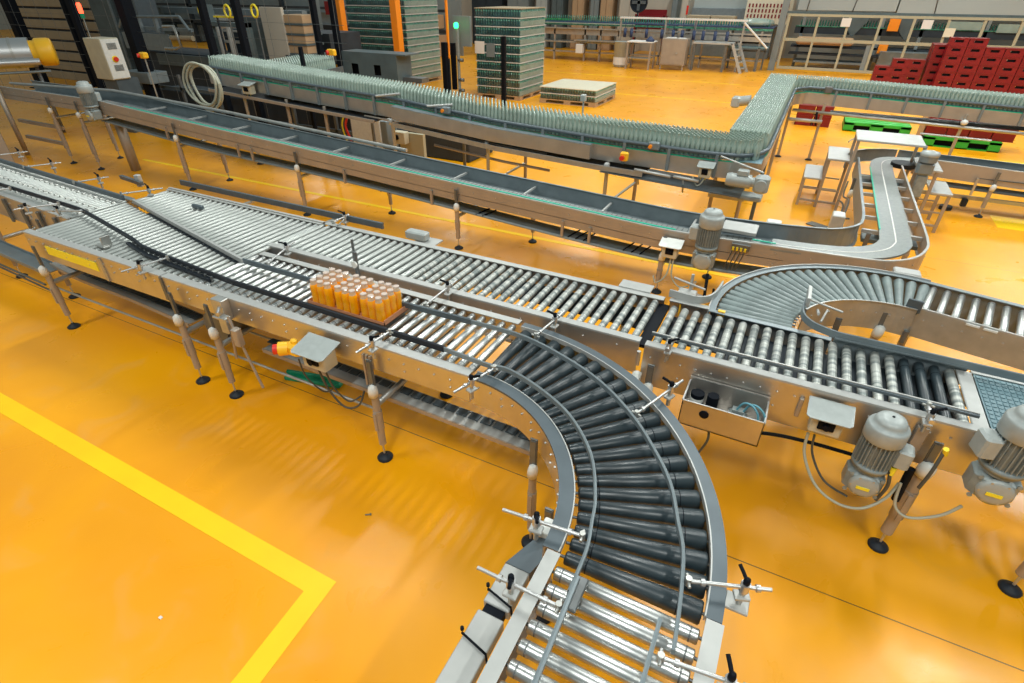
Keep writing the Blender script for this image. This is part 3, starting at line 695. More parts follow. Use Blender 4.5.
part('gutter', MB().sweep([(-12, 2.62, .52), (-6.75, 2.42, .46)], [(-.09, -.02), (.09, -.02), (.09, .02), (.08, .02), (.08, -.01), (-.08, -.01), (-.08, .02), (-.09, .02)]), inc, 'bluegrey_light')
part('gutter_rod', MB().cyl((-12, 2.46, .42), (-6.7, 2.28, .36), .012, n=8).cyl((-12, 2.5, .36), (-6.7, 2.3, .28), .010, n=8), inc, 'dark_steel')
mb = MB()
for q in (-7.9, -7.5, -7.1, -6.75): mb.box(q-.02, q+.02, ie(q, 0)-.03, ie(q, 0)-.005, .7, .97, c=.004)
parts('hanger', mb, inc, 'dark_steel')

# loose parts by the floor between lanes
f = thing('loose_rail', 'grey angled steel rail end resting behind the incoming lane', 'rail', (-7.0, 3.7, .9))
part('bar', MB().box(-7.28, -6.78, 3.66, 3.70, 1.03, 1.07, rot=-.12), f, 'dark_steel'); part('bracket', MB().box(-6.96, -6.90, 3.68, 3.74, .98, 1.12, rot=.3, c=.006), f, 'steel_light')

gs = MB()
gs.box(-3.66, -3.10, -.055, .055, 0, .045, c=.012); gs.cyl((-3.66, .02, .05), (-3.12, .02, .05), .02, n=10)
gs.v = [((x-(-3.38))*math.cos(.24)-y*math.sin(.24)-3.37, (x+3.38)*math.sin(.24)+y*math.cos(.24)+2.66, z) for x, y, z in gs.v]
single('plastic_channel', gs, 'green_plastic', 'green plastic channel lying on the floor under the juice lane', 'plastic channel')
single('screw', MB().cyl((-1.98, 2.0-.3, .006), (-1.95, 1.72, .006), .005, n=8).cyl((-1.953, 1.718, .006), (-1.947, 1.724, .006), .009, n=8), 'dark_steel', 'tiny dark screw lying on the orange floor below the curve', 'screw')
single('paper_scrap', MB().box(-2.55, -2.53, .60, .615, 0, .006), 'paper', 'tiny white paper scrap on the floor inside the yellow line', 'scrap')

# ------------------------------------------------------------------ 8. juice packs
tray = MB(); tx0, tx1, ty0, ty1 = -3.0, -2.27, 2.475, 2.765
tray.box(tx0, tx1, ty0, ty1, ZT, ZT+.006); tray.box(tx0, tx1, ty0, ty0+.005, ZT, ZT+.028); tray.box(tx0, tx1, ty1-.005, ty1, ZT, ZT+.028); tray.box(tx0, tx0+.005, ty0, ty1, ZT, ZT+.028)
tray.box(tx1-.006, tx1, ty0, ty1, ZT, ZT+.045)
single('cardboard_tray', tray, 'tray_card', 'brown cardboard tray under the orange juice bottles on the near lane', 'tray')
bt = thing('juice_bottle', 'x', 'bottle', (0, 0, 0))
bp = [(.022, 0), (.031, .003), (.0325, .015), (.032, .06), (.0295, .085), (.0315, .11), (.032, .135), (.030, .150), (.026, .158)]
part('juice_body', MB().lathe((0, 0, 0), bp, n=14), bt, 'juice')
nk = part('bottle_neck', MB().lathe((0, 0, .1585), [(.026, 0), (.024, .010), (.022, .020), (.022, .026)], n=12), bt, 'bottle_clear')
part('bottle_cap', MB().lathe((0, 0, .185), [(.0225, 0), (.0235, .001), (.0235, .008), (.019, .010)], n=12), bt, 'cap')
first = True
for pk, pn in enumerate(('left', 'middle', 'right')):
    px = -2.965+pk*.236
    for j in range(4):
        rn = ('front', 'second', 'third', 'back')[j]
        for i in range(3):
            lab = 'orange juice bottle in the %s row of the %s shrink-wrapped pack' % (rn, pn)
            loc = (px+.032+i*.0665, 2.512+j*.066, ZT+.0065); g = 'juice bottles, %s row of %s pack' % (rn, pn)
            if first: bt.location = loc; bt['label'] = lab; bt['group'] = g; first = False
            else: copy_thing(bt, loc, lab, group=g)
    fm = MB(); x0, x1, yy0, yy1 = px-.004, px+.201, 2.478, 2.745
    n = 8
    def fring(z, ins):
        a = (x0+ins, yy0+ins); b = (x1-ins, yy1-ins); o = []
        for q in range(n): o.append((a[0]+(b[0]-a[0])*q/n, a[1]+random.uniform(-.003, .003), z+random.uniform(-.003, .003)))
        for q in range(n): o.append((b[0]+random.uniform(-.003, .003), a[1]+(b[1]-a[1])*q/n, z+random.uniform(-.003, .003)))
        for q in range(n): o.append((b[0]-(b[0]-a[0])*q/n, b[1]+random.uniform(-.003, .003), z+random.uniform(-.003, .003)))
        for q in range(n): o.append((a[0]+random.uniform(-.003, .003), b[1]-(b[1]-a[1])*q/n, z+random.uniform(-.003, .003)))
        return o
    R = [fring(ZT+.03, 0), fring(ZT+.12, .0), fring(ZT+.17, .004), fring(ZT+.197, .008), fring(ZT+.206, .018)]
    vs = sum(R, []); fs = []
    for k in range(4):
        for q in range(4*n): fs.append((k*4*n+q, k*4*n+(q+1) % (4*n), (k+1)*4*n+(q+1) % (4*n), (k+1)*4*n+q))
    fs.append(tuple(range(4*4*n, 5*4*n)))
    fm.add(vs, fs, False)
    single('shrink_film', fm, 'film', 'clear shrink film around the %s pack of orange juice' % pn, 'film')

# ------------------------------------------------------------------ 9. green-edged belt conveyor (A3)
def interp(kn, x):
    if x <= kn[0][0]: return kn[0][1]
    for (a, za), (b, zb) in zip(kn, kn[1:]):
        if x <= b: return za+(zb-za)*(x-a)/(b-a)
    return kn[-1][1]
KZ = [(-14.6, 1.31), (-11.4, 1.30), (-10.4, 1.24), (-8.6, 1.135), (-6.5, 1.03), (-4.7, .935), (-3, .855), (-1.2, .77), (-.6, .77), (.3, .80), (1.0, .82)]
def z3(x): return interp(KZ, x)
xs = [-14.6, -13, -11.4, -10.9, -10.4, -9.5, -8.6, -7.5, -6.5, -5.6, -4.7, -3.8, -3, -2.1, -1.2, -.6, -.1, .3]
green = thing('belt_conveyor', 'long steel belt conveyor with green edge strip, sloping down then turning right', 'conveyor', (-5, 6.1, 0))
npath = [(x, 5.85, z3(x)) for x in xs]+[(.85, 5.85, .82), (1.10, 5.93, .82), (1.30, 6.12, .82), (1.42, 6.4, .82), (1.47, 6.8, .815), (1.47, 8, .81), (1.47, 10.0, .80)]
npath = smoothpath(npath, 3)
fpath = [(x, 6.45, z3(x)+.04) for x in xs[:-1]]+[(.25, 6.47, .84), (.55, 6.55, .84), (.75, 6.74, .84), (.85, 7.05, .835), (.86, 8, .83), (.87, 10.2, .81)]
fpath = smoothpath(fpath, 3)
side_rail(green, npath, w=.022, d=.23, face='steel_tan', top='steel_light', bolts=.33, name='near_rail', rows=(-.08, -.2))
part('far_rail', MB().sweep(fpath, cprof(.03, .26, side=-1), m='bluegrey_light'), green, 'bluegrey_light')
# trough floor between the rails
def ribbon(pa, pb, dz, m, th=.006):
    mb = MB(); n = min(len(pa), len(pb)); vs = []
    for k in range(n):
        a = pa[k*(len(pa)-1)//(n-1)]; b = pb[k*(len(pb)-1)//(n-1)]; z = min(a[2], b[2])+dz
        vs += [(a[0], a[1], z), (b[0], b[1], z), (a[0], a[1], z-th), (b[0], b[1], z-th)]
    fs = []
    for k in range(n-1):
        o = k*4; fs += [(o, o+4, o+5, o+1), (o+2, o+3, o+7, o+6), (o, o+2, o+6, o+4), (o+1, o+5, o+7, o+3)]
    return mb.add(vs, fs, False, m)
part('trough_floor', ribbon([p for p in npath if p[0] < .2 and p[1] < 5.9], [p for p in fpath if p[0] < .2], -.14, 'bluegrey_light'), green, 'bluegrey_light')
bx_ = [x for x in xs if x > -11.7]
bp_ = smoothpath([(x, 6.0, z3(x)-.03) for x in bx_]+[(.55, 6.02, .78), (.80, 6.10, .78), (1.03, 6.28, .78), (1.15, 6.52, .78), (1.18, 6.9, .78), (1.19, 9.0, .77), (1.20, 9.9, .76), (1.24, 10.3, .76), (1.38, 10.58, .75), (1.62, 10.72, .74), (2.1, 10.95, .71), (3.3, 11.0, .64), (4.2, 11.0, .58)], 4)
part('chain_belt', MB().sweep([p for p in bp_ if p[0] < -.0 and p[1] < 6.3], [(-.075, -.02), (.095, -.02), (.095, 0), (-.075, 0)]), green, 'belt_grey', 'light grey slat chain belt')
part('corner_belt', MB().sweep([p for p in bp_ if p[0] >= -.05], [(-.15, -.02), (.15, -.02), (.15, 0), (-.15, 0)]).sweep([p for p in bp_ if p[0] >= -.05], [(-.006, 0), (.006, 0), (.006, .003), (-.006, .003)], m='paper'), green, 'belt_grey', 'wide grey slat belt through the corner')
sl = MB(); x = -11
while x < -.1:
    z = z3(x)-.03; sl.box(x-.004, x+.004, 5.91, 6.07, z, z+.003); x += .06
part('belt_links', sl, green, 'dark_steel')
gp = [p for p in npath if p[0] > -10.6 and p[0] < -.9 and p[1] < 5.9]
part('green_strip', MB().sweep([(x, y+.035, z+.004) for x, y, z in gp], [(-.012, -.01), (.012, -.01), (.012, .006), (-.012, .006)]), green, 'green_strip', 'green plastic edge strip')
part('green_strip', MB().box(1.025, 1.04, 6.9, 9.7, .79, .80), green, 'green_strip')
part('green_strip', MB().box(-.18, .05, 5.885, 5.905, .80, .81), green, 'green_strip')
part('drive_cover', MB().box(-.52, -.16, 6.02, 6.3, .79, .83, c=.005), green, 'steel_light')
part('guide_rod', MB().tube([(-14.4, 5.98, 1.36), (-11.4, 6.25, 1.40), (-10.4, 6.3, 1.35), (-8.6, 6.42, 1.24), (-5, 6.43, 1.04)], .025, 10), green, 'steel')
br_ = MB(); x = -10.3; 
while x < 0: z = z3(x); br_.box(x-.012, x+.012, 5.9, 6.44, z-.06, z-.035); x += 1.05
for q in (7.0, 7.5, 8.0, 8.5, 9.0, 9.4): br_.box(.88, 1.46, q-.02, q+.02, .70, .74)
parts('cross_bar', br_, green, 'steel_light')
parts('lower_cover', MB().box(.90, 1.44, 9.2, 9.8, .60, .66).box(.90, 1.44, 6.9, 7.1, .62, .66), green, 'machine_grey')
# face posts
fb = MB()
for x in (-9.55, -9.3, -7.85, -7.55, -4.2, -2.3, -1.95, -5.7): z = z3(x); fb.box(x-.015, x+.015, 5.82, 5.85, z-.36, z-.17)
parts('hanger', fb, green, 'steel_tan')
# return gutter
gz = [(x, 5.98, z3(x)-.37+.02*math.sin(x*.9)) for x in xs if x > -11.6]+[(.3, 5.98, .38)]
part('return_gutter', MB().sweep(smoothpath(gz, 3), [(-.14, 0), (.14, 0), (.14, .012), (.13, .03), (.12, .012), (-.14, .012)]), green, 'bluegrey_light')
cb_ = MB()
for x in (-2.2, -2.1, -2.0, -1.5, -1.4, -1.3, -3.4, -3.5, -4.9, -5.05): z = z3(x)-.35; cb_.cyl((x-.02, 5.84, z), (x+.03, 6.12, z), .010, n=6)
parts('gutter_finger', cb_, green, 'black')
for (lx, side_) in ((-12.93, 1), (-12.0, 1), (-9.31, 1), (-6.6, 1), (-3.80, 1), (-1.06, 1)):
    z = z3(lx)
    leg(green, lx, 5.82, z-.32, z-.05, r=.03, brace_to=6.5)
for lx in (-12.5, -9.2, -5.47, -3.0, -.6): z = z3(lx); leg(green, lx, 6.5, z-.3, z-.05, r=.028)
leg(green, .95, 6.9, .5, .75); leg(green, 1.5, 7.6, .5, .75); leg(green, 1.5, 9.6, .5, .75); leg(green, .85, 9.2, .5, .75)
parts('frame_bar', MB().cyl((-14.47, 5.74, 0), (-14.47, 5.74, 1.45), .045, n=12).box(-14.6, -13.2, 5.9, 5.96, .30, .36).box(-14.6, -13.0, 5.9, 5.96, .62, .68).cyl((-11.35, 6.1, 0), (-11.35, 6.1, .95), .09, n=4), green, 'steel_tan')
gear_motor(green, -11.33, 5.74, .98, 1.15, az=PI/2, label='grey gear motor at the left end', yl=True)
gear_motor(green, -.60, 5.70, .48, 1.15, az=PI, label='grey gear motor with pale cap near the corner', yl=False)
hood_box(green, -.97, 5.76, .50, .17, .11, .15, 'cream switch box with white hood beside the motor', 'white_plastic')
cable(green, [(-.95, 5.76, .48), (-.96, 5.7, .3), (-1.05, 5.66, .2), (-1.1, 5.7, .26)], .009, 'hose'); cable(green, [(-.92, 5.76, .48), (-.9, 5.7, .3), (-.8, 5.68, .2), (-.7, 5.7, .22)], .009, 'hose')
part('plug_block', MB().box(-.36, -.18, 5.80, 5.85, .70, .76), green, 'dark_steel')
for q in (-.34, -.30, -.26, -.22): cable(green, [(q, 5.81, .70), (q-.02, 5.78, .6), (q-.05, 5.77, .48)], .006); part('cable_gland', MB().cyl((q, 5.81, .69), (q, 5.80, .73), .012, n=8), green, 'yellow_label')
part('lower_clamp', MB().cyl((-.78, 5.6, .22), (-.35, 5.6, .16), .014, n=8).cyl((-.68, 5.6, .12), (-.62, 5.6, .34), .014, n=8).box(-.78, -.62, 5.56, 5.66, .06, .14, c=.01).cyl((-.4, 5.6, .1), (-.42, 5.6, .3), .014, n=8, m='black'), green, 'steel_light')
part('corner_box', MB().box(1.10, 1.32, 5.72, 5.86, .66, .80, c=.01).cyl((1.32, 5.78, .72), (1.42, 5.80, .70), .02, n=8, m='black'), green, 'steel_light', 'steel sensor box at the corner')
part('cylinder_bar', MB().cyl((-.02, 7.45, .45), (.62, 7.45, .47), .03, n=12).box(-.12, .06, 7.38, 7.52, .40, .52, c=.012, m='white_plastic').box(.58, .72, 7.32, 7.52, .30, .74, c=.01, m='steel_light'), green, 'steel')
part('hose_bundle', MB().tube(smoothpath([(.76, 7.4, .7), (.74, 7.8, .6), (.78, 8.3, .66), (.74, 8.8, .58), (.78, 9.3, .65)]), .012, 6).tube(smoothpath([(.80, 7.2, .5), (.72, 7.9, .45), (.76, 8.6, .5), (.72, 9.1, .42)]), .012, 6), green, 'cable')
# upper-right continuation
sa = list(reversed(arc(1.55, 10.3, .82, 95, 180, .80, 16)))
part('corner_rail', MB().sweep(sa, cprof(.03, .2, side=-1)), green, 'bluegrey_light')
part('corner_rod', MB().tube([(x, y+.12, z+.16) for x, y, z in list(reversed(arc(1.55, 10.3, .85, 95, 175, .80, 12)))], .012, 8), green, 'steel_tan')
part('corner_wheel', MB().cyl((1.50, 10.2, .74), (1.50, 10.2, .80), .17, n=28), green, 'black_soft')
xp = [(1.72, 10.75, .78), (3.2, 10.80, .72), (5, 10.85, .66)]
side_rail(green, xp, w=.03, d=.25, face='steel_tan', bolts=.0, name='near_rail')
part('far_rail', MB().sweep([(1.5, 11.12, .80), (3.2, 11.4, .72), (5, 11.45, .66)], cprof(.03, .2, side=-1)), green, 'bluegrey_light')
part('trough_floor', MB().box(1.7, 5, 10.78, 11.35, .56, .57), green, 'bluegrey')
part('return_gutter', MB().sweep([(1.9, 10.85, .40), (5, 10.9, .34)], [(-.14, 0), (.14, 0), (.14, .02), (-.14, .02)]), green, 'bluegrey')
parts('lower_beam', MB().box(2.0, 5, 10.9, 10.95, .20, .25).box(2.0, 5, 11.2, 11.25, .12, .17), green, 'steel')
leg(green, 2.82, 10.72, .45, .72, r=.03)
part('hanger', MB().box(2.58, 2.61, 10.7, 10.74, .32, .58), green, 'steel')
part('sensor_head', MB().box(2.55, 2.63, 10.8, 10.88, .1, .22, c=.01).cyl((2.4, 10.9, 0), (2.4, 10.9, .06), .09, n=14), green, 'black_soft')

# stop light / sensor plate on floor
# ------------------------------------------------------------------ 10. step-over stairs
st = thing('step_platform', 'grey steel step-over platform with steps crossing the belt conveyor', 'steps', (1.15, 10.2, 0))
def plate(x0, x1, y0_, y1_, z): return MB().box(x0, x1, y0_, y1_, z-.03, z, c=.004)
part('step', plate(.20, .47, 9.98, 10.84, .47), st, 'steel_light')
part('step', plate(.46, .77, 9.94, 10.84, .80), st, 'steel_light')
part('platform', plate(.74, 1.60, 9.62, 10.36, 1.18), st, 'steel_light')
part('step', plate(1.86, 2.13, 9.56, 10.26, .58), st, 'steel_light')
part('step', plate(1.60, 1.90, 9.56, 10.26, .88), st, 'steel_light')
fr = MB()
for (x, y, z) in ((.22, 10.02, .46), (.22, 10.80, .46), (.49, 10.02, .79), (.49, 10.8, .79), (.77, 9.66, 1.17), (.77, 10.34, 1.17), (1.60, 9.66, 1.17), (1.60, 10.3, 1.17), (2.10, 9.6, .57), (2.10, 10.22, .57), (1.84, 9.6, .86), (1.84, 10.2, .86)):
    fr.box(x-.02, x+.02, y-.02, y+.02, 0, z)
for y in (9.66+.36, 10.80): fr.box(.22, .77, y-.015, y+.015, .08, .11); fr.box(.22, .49, y-.012, y+.012, .28, .30); fr.box(.49, .77, y-.012, y+.012, .28, .30)
for y in (9.6, 10.22): fr.box(1.60, 2.10, y-.015, y+.015, .08, .11); fr.box(1.84, 2.10, y-.012, y+.012, .28, .30)
parts('frame_bar', fr, st, 'steel_tan')
part('handrail', MB().cyl((1.60, 10.5, 1.18), (2.5, 10.55, 1.16), .014, n=8), st, 'steel')
mot2 = thing('drive_unit', 'pale grey drive unit standing beside the step-over platform', 'motor', (1.66, 9.5, 0))
part('motor_body', MB().box(1.56, 1.76, 9.42, 9.58, .82, 1.0, c=.03).cyl((1.66, 9.5, 1.0), (1.66, 9.5, 1.08), .11, n=24), mot2, 'bluegrey_light')
part('cap', MB().lathe((1.66, 9.5, 1.08), [(.115, 0), (.12, .02), (.11, .05), (.05, .065)], n=24), mot2, 'motor_light')
part('stand', MB().box(1.60, 1.74, 9.44, 9.56, .5, .82, c=.02).cyl((1.67, 9.5, 0), (1.67, 9.5, .5), .03, n=10), mot2, 'motor_grey')
st2 = MB().box(.42, .74, 9.0, 9.16, 0, .015, rot=-.5)
single('steel_plate', st2, 'dark_steel', 'dark steel strip lying on the floor under the grey steps', 'plate')

# ------------------------------------------------------------------ 11. glass bottle conveyor (A4)
KA = [(-10.6, 1.69), (-8.1, 1.54), (-6, 1.44), (-4.1, 1.28), (-2.5, 1.21), (-1.2, 1.18), (0, 1.18)]
def z4(x): return interp(KA, x)
glass = thing('bottle_conveyor', 'wide zigzag conveyor crowded with empty pale green bottles', 'conveyor', (-4, 8, 0))
R4 = .30
ax_ = [-10.5, -9.6, -8.8, -8.1, -7.4, -6.7, -6, -5.4, -4.7, -4.1, -3.3, -2.5, -1.8, -1.2]
nearp = [(x, 7.6, z4(x)) for x in ax_]+[(-.72, 7.63, 1.18), (-.50, 7.76, 1.18), (-.38, 8.0, 1.185), (-.34, 8.4, 1.19), (-.34, 10, 1.24), (-.34, 12.6, 1.31), (-.30, 12.95, 1.325), (-.15, 13.15, 1.33), (.2, 13.2, 1.33), (3, 13.2, 1.25), (6.5, 13.2, 1.15)]
nearp = smoothpath(nearp, 3)
farp = [(x, 8.17, z4(x)) for x in ax_[2:-1]]+[(-1.5, 8.17, 1.18), (-1.15, 8.2, 1.18), (-.97, 8.35, 1.19), (-.92, 8.6, 1.19), (-.92, 10, 1.24), (-.92, 13.0, 1.33), (-.86, 13.3, 1.33), (-.7, 13.52, 1.33), (-.45, 13.6, 1.33), (.2, 13.6, 1.33), (3, 13.6, 1.25), (6.5, 13.6, 1.15)]
farp = smoothpath(farp, 3)
side_rail(glass, [(x, y, z-.04) for x, y, z in nearp], w=.03, d=.22, face='steel_face', top='green_strip', bolts=0, name='near_frame')
part('guide_tube', MB().tube([(x, y+.005, z+.035) for x, y, z in nearp], .028, 8), glass, 'bluegrey', 'dark tubular guide rail')
part('guide_tube', MB().tube([(x, y, z+.045) for x, y, z in farp], .022, 8), glass, 'bluegrey')
part('far_frame', MB().sweep([(x, y, z-.02) for x, y, z in farp], cprof(.03, .2, side=-1)), glass, 'steel')
# belt surface
bs = MB()
zz = [(x, z4(x)) for x in ax_]
vs = []; fs = []
for x, z in zz+[(-.36, 1.18)]: vs += [(x, 7.63, z-.03), (x, 8.15, z-.03)]
for k in range(len(zz)): fs.append((2*k, 2*k+2, 2*k+3, 2*k+1))
bs.add(vs, fs)
bs.add([(-.9, 8.15, 1.15), (-.36, 8.15, 1.15), (-.36, 13.58, 1.30), (-.9, 13.58, 1.30)], [(0, 1, 2, 3)])
bs.add([(-.36, 13.22, 1.3), (6.5, 13.22, 1.12), (6.5, 13.58, 1.12), (-.36, 13.58, 1.3)], [(0, 1, 2, 3)])
bs.add([(-9.6, 8.15, z4(-9.6)-.03), (-8.76, 8.15, z4(-8.8)-.03), (-8.76, 9.4, 1.60), (-9.6, 9.4, 1.60)], [(0, 1, 2, 3)])
part('belt', bs, glass, 'belt_blue')
pb = MB()
x = -10.2
while x < -.9: z = z4(x); pb.box(x-.02, x+.02, 7.565, 7.6, z-.26, z+.03); x += .62
x = .4
while x < 6: pb.box(x-.02, x+.02, 13.165, 13.2, 1.08-x*.028, 1.36-x*.028); x += .6
parts('face_bracket', pb, glass, 'bluegrey_light')
part('branch_rail', MB().sweep([(-8.74, 8.2, 1.56), (-8.74, 9.4, 1.60)], [(0, -.25), (.02, -.25), (.02, .05), (0, .05)]).sweep([(-9.7, 9.4, 1.60), (-9.7, 8.2, 1.58)], [(0, -.25), (.02, -.25), (.02, .05), (0, .05)]), glass, 'bluegrey')
# lower trays
tp = [(x, 7.72, z4(x)-.33) for x in ax_[:-1]]
part('drip_tray', MB().sweep([p for p in tp if p[0] > -6.3], [(-.2, 0), (.30, 0), (.30, .035), (.29, .035), (.29, .012), (-.2, .012)], m='black_soft').sweep([p for p in tp if p[0] > -6.3], [(.295, -.02), (.315, -.02), (.315, .05), (.295, .05)], m='steel'), glass, 'black_soft')
part('drip_tray', MB().sweep([(-10.4, 7.72, 1.33), (-6.4, 7.72, 1.12)], [(-.2, 0), (.28, 0), (.28, .012), (-.2, .012)]).sweep([(-10.4, 7.72, 1.33), (-6.4, 7.72, 1.12)], [(.275, -.02), (.295, -.02), (.295, .03), (.275, .03)], m='steel_tan'), glass, 'black_soft')
part('drip_tray', MB().sweep([(-2.4, 7.72, .84), (-.5, 7.72, .76)], [(-.22, 0), (.34, 0), (.34, .012), (-.22, .012)]), glass, 'bluegrey')
parts('underbeam', MB().tube([(x, 7.56, z4(x)-.30) for x in ax_[5:-3]], .016, 8).tube([(x, 7.7, z4(x)-.58) for x in ax_[7:-3]], .022, 8), glass, 'steel_tan')
def plain_leg(root, x, y, z, r=.028, m='steel'):
    mb = MB().cyl((x, y, .02), (x, y, z), r, n=12); L = part('leg', mb, root, m)
    part('foot', MB().lathe((x, y, 0), [(.07, 0), (.07, .01), (.03, .035)], n=14), L, 'black_soft'); return L
for (lx, m_) in ((-9.6, 'steel'), (-8.5, 'steel_tan'), (-7.6, 'steel_tan'), (-6.12, 'steel'), (-4.3, 'steel'), (-2.35, 'steel')): plain_leg(glass, lx, 7.56, z4(lx)-.27, m=m_)
for lx in (-9.2, -7.2, -5.2, -4.0, -2.1, -.95, -.55): plain_leg(glass, lx, 8.3, z4(lx)-.27, m='dark_steel' if lx < -4.5 else 'steel_tan')
parts('clamp_cap', MB().lathe((-4.30, 7.53, z4(-4.3)-.36), [(.02, 0), (.04, .01), (.042, .08), (.02, .1)], n=12).lathe((-6.12, 7.53, z4(-6.12)-.36), [(.02, 0), (.04, .01), (.042, .08), (.02, .1)], n=12).lathe((-2.35, 7.53, z4(-2.35)-.36), [(.02, 0), (.04, .01), (.042, .08), (.02, .1)], n=12), glass, 'steel_light')
part('cross_brace', MB().cyl((-4.0, 8.3, .55), (-4.3, 7.56, .35), .02, n=8).cyl((-2.1, 8.3, .5), (-2.35, 7.56, .3), .02, n=8).box(-1.0, -.5, 8.27, 8.33, .45, .5), glass, 'steel')
for (lx, ly, z, m_) in ((.26, 13.2, 1.1, 'steel_tan'), (-.34, 13.2, 1.1, 'steel_tan'), (2.6, 13.2, 1.1, 'steel'), (-.36, 10.8, 1.0, 'steel_tan'), (-.9, 11, 1.0, 'steel_tan'), (-.36, 8.6, .95, 'bluegrey')): plain_leg(glass, lx, ly, z, m=m_)
parts('tie_bar', MB().cyl((-.3, 13.15, .95), (6, 13.15, .82), .03, n=8).cyl((-.34, 13.1, .78), (.3, 13.1, .78), .035, n=8, m='steel_light').box(.4, 6.4, 13.25, 13.6, .90, .93, m='black_soft'), glass, 'steel')
part('end_arm', MB().cyl((-.85, 7.50, 1.22), (-.30, 7.50, 1.08), .012, n=8), glass, 'steel_light')
for q in ((-6.35, -5.95), (-5.35, -4.95)): part('arm_rod', MB().cyl((q[0], 7.5, z4(q[0])+.06), (q[1], 7.62, z4(q[1])+.13), .018, n=8), glass, 'steel_light')
# green window frame section with plain belt at x -6..-4.6
part('sidebelt', MB().sweep([(-6.0, 7.50, 1.40), (-4.1, 7.53, 1.24), (-2.6, 7.57, 1.16)], [(-.05, -.19), (.10, -.19), (.10, 0), (-.05, 0)], m='steel_face').sweep([(-6.0, 7.50, 1.402), (-4.1, 7.53, 1.242), (-2.6, 7.57, 1.162)], [(-.05, 0), (.09, 0), (.09, .004), (-.05, .004)], m='bluegrey_light'), glass, 'steel_face', 'short parallel side belt with grey face')
parts('handle_bar', MB().cyl((-1.92, 7.42, .93), (-1.42, 7.42, .90), .02, n=10).cyl((-1.38, 7.42, .91), (-1.05, 7.42, .89), .02, n=10).cyl((-1.87, 7.42, .93), (-1.87, 7.55, .70), .012, n=8).cyl((-1.25, 7.42, .90), (-1.25, 7.55, .68), .012, n=8), glass, 'steel_light')
eb = part('stop_button', MB().box(-2.14, -2.03, 7.40, 7.48, 1.02, 1.14, c=.015), glass, 'yellow', 'yellow stop button box on the frame')
part('red_button', MB().cyl((-2.10, 7.40, 1.07), (-2.10, 7.36, 1.07), .032, n=14), eb, 'red')
for q in (-5.02, -1.72): 
    e2 = part('photo_sensor', MB().box(q-.07, q+.07, 7.50, 7.58, z4(q)+.0, z4(q)+.10, c=.012), glass, 'bluegrey_light', 'sensor head with orange light'); part('sensor_lens', MB().cyl((q-.04, 7.50, z4(q)+.045), (q-.04, 7.47, z4(q)+.045), .025, n=12), e2, 'orange_paint')
hood_box(glass, -1.00, 7.50, .93, .15, .10, .15, 'pale switch box with grey hood on the bottle conveyor')
cable(glass, [(-1.0, 7.5, .9), (-1.03, 7.48, .84), (-1.08, 7.48, .82), (-1.15, 7.5, .92)], .01, 'hose')
hood_box(glass, -9.35, 7.50, 1.33, .22, .12, .16, 'small pale switch box beside the coiled hose')
mo = part('gear_motor', MB().cyl((-.66, 7.46, .96), (-.42, 7.46, .96), .085, n=20).box(-.60, -.46, 7.40, 7.52, 1.03, 1.10, c=.01), glass, 'motor_light', 'pale horizontal gear motor at the corner')
part('gearbox', MB().box(-.38, -.20, 7.38, 7.54, .84, 1.06, c=.03).cyl((-.29, 7.38, .95), (-.29, 7.34, .95), .07, n=20).cyl((-.42, 7.46, .96), (-.36, 7.46, .96), .06, n=16), mo, 'motor_light')
part('fan_cover', MB().cyl((-.72, 7.46, .96), (-.66, 7.46, .96), .075, .09, n=20), mo, 'motor_light')
part('chute_plate', MB().box(-.55, -.25, 7.5, 7.75, .70, .76, c=.02), glass, 'motor_grey')
part('side_motor', MB().cyl((-1.3, 11.9, 1.2), (-1.02, 11.9, 1.25), .09, n=14).box(-1.36, -1.2, 11.8, 12.0, 1.1, 1.3, c=.03), glass, 'motor_light', 'small motor on the far side of the crossing run')
parts('sensor_bracket', MB().box(.18, .32, 13.12, 13.2, 1.3, 1.42, c=.01).cyl((.2, 13.1, .7), (.16, 13.1, .95), .02, n=8, m='black'), glass, 'dark_steel')
part('marker_ball', MB().lathe((2.6, 13.12, .93), [(.01, 0), (.05, .02), (.06, .05), (.05, .08), (.01, .1)], n=14), glass, 'white_plastic')
part('sensor_pole', MB().cyl((-3.05, 8.3, 1.0), (-3.05, 8.3, 1.60), .014, n=8).box(-3.09, -3.01, 8.25, 8.33, 1.58, 1.68, c=.01), glass, 'motor_light')

# bottles
prof = [(.026, 0), (.029, .004), (.029, .13), (.022, .165), (.0125, .195), (.0115, .235), (.0135, .238), (.0135, .25)]
def bottle_mb(n): return MB().lathe((0, 0, 0), prof, n=n)
bme = bottle_mb(10).mesh('glass_bottle', 'bottle_glass')
pos = []
P_ = .0625; RW = P_*.866
row = 0
for r_ in range(9):
    y = 7.665+r_*RW*1.05
    x = -10.45+(P_/2 if r_ % 2 else 0)
    while x < -.42:
        ok = True
        if x > -.75 and math.hypot(x+.75, y-8.0) > .36 and y < 8.0: ok = False
        if ok: pos.append((x+random.uniform(-.004, .004), y+random.uniform(-.004, .004), z4(x)-.028))
        x += P_*1.03
y = 8.17
while y < 13.56:
    r_ = int(round(y/RW)); x = -.875+(P_/2 if r_ % 2 else 0)
    while x < -.38: pos.append((x, y, 1.18+(y-7.6)*.0268-.028)); x += P_*1.03
    y += RW*1.05
x = -.35
while x < 6.3:
    for r_ in range(6):
        pos.append((x+(P_/2 if r_ % 2 else 0), 13.26+r_*RW*1.05, 1.302-max(0, x-.2)*.0286))
    x += P_*1.03
y = 8.17
while y < 9.3:
    x = -9.65
    while x < -8.8: pos.append((x, y, 1.56+(y-8.17)*.03)); x += P_*1.05
    y += P_*.9
pos.sort(key=lambda p: p[0]*p[0]+p[1]*p[1]+(3-p[2])**2)
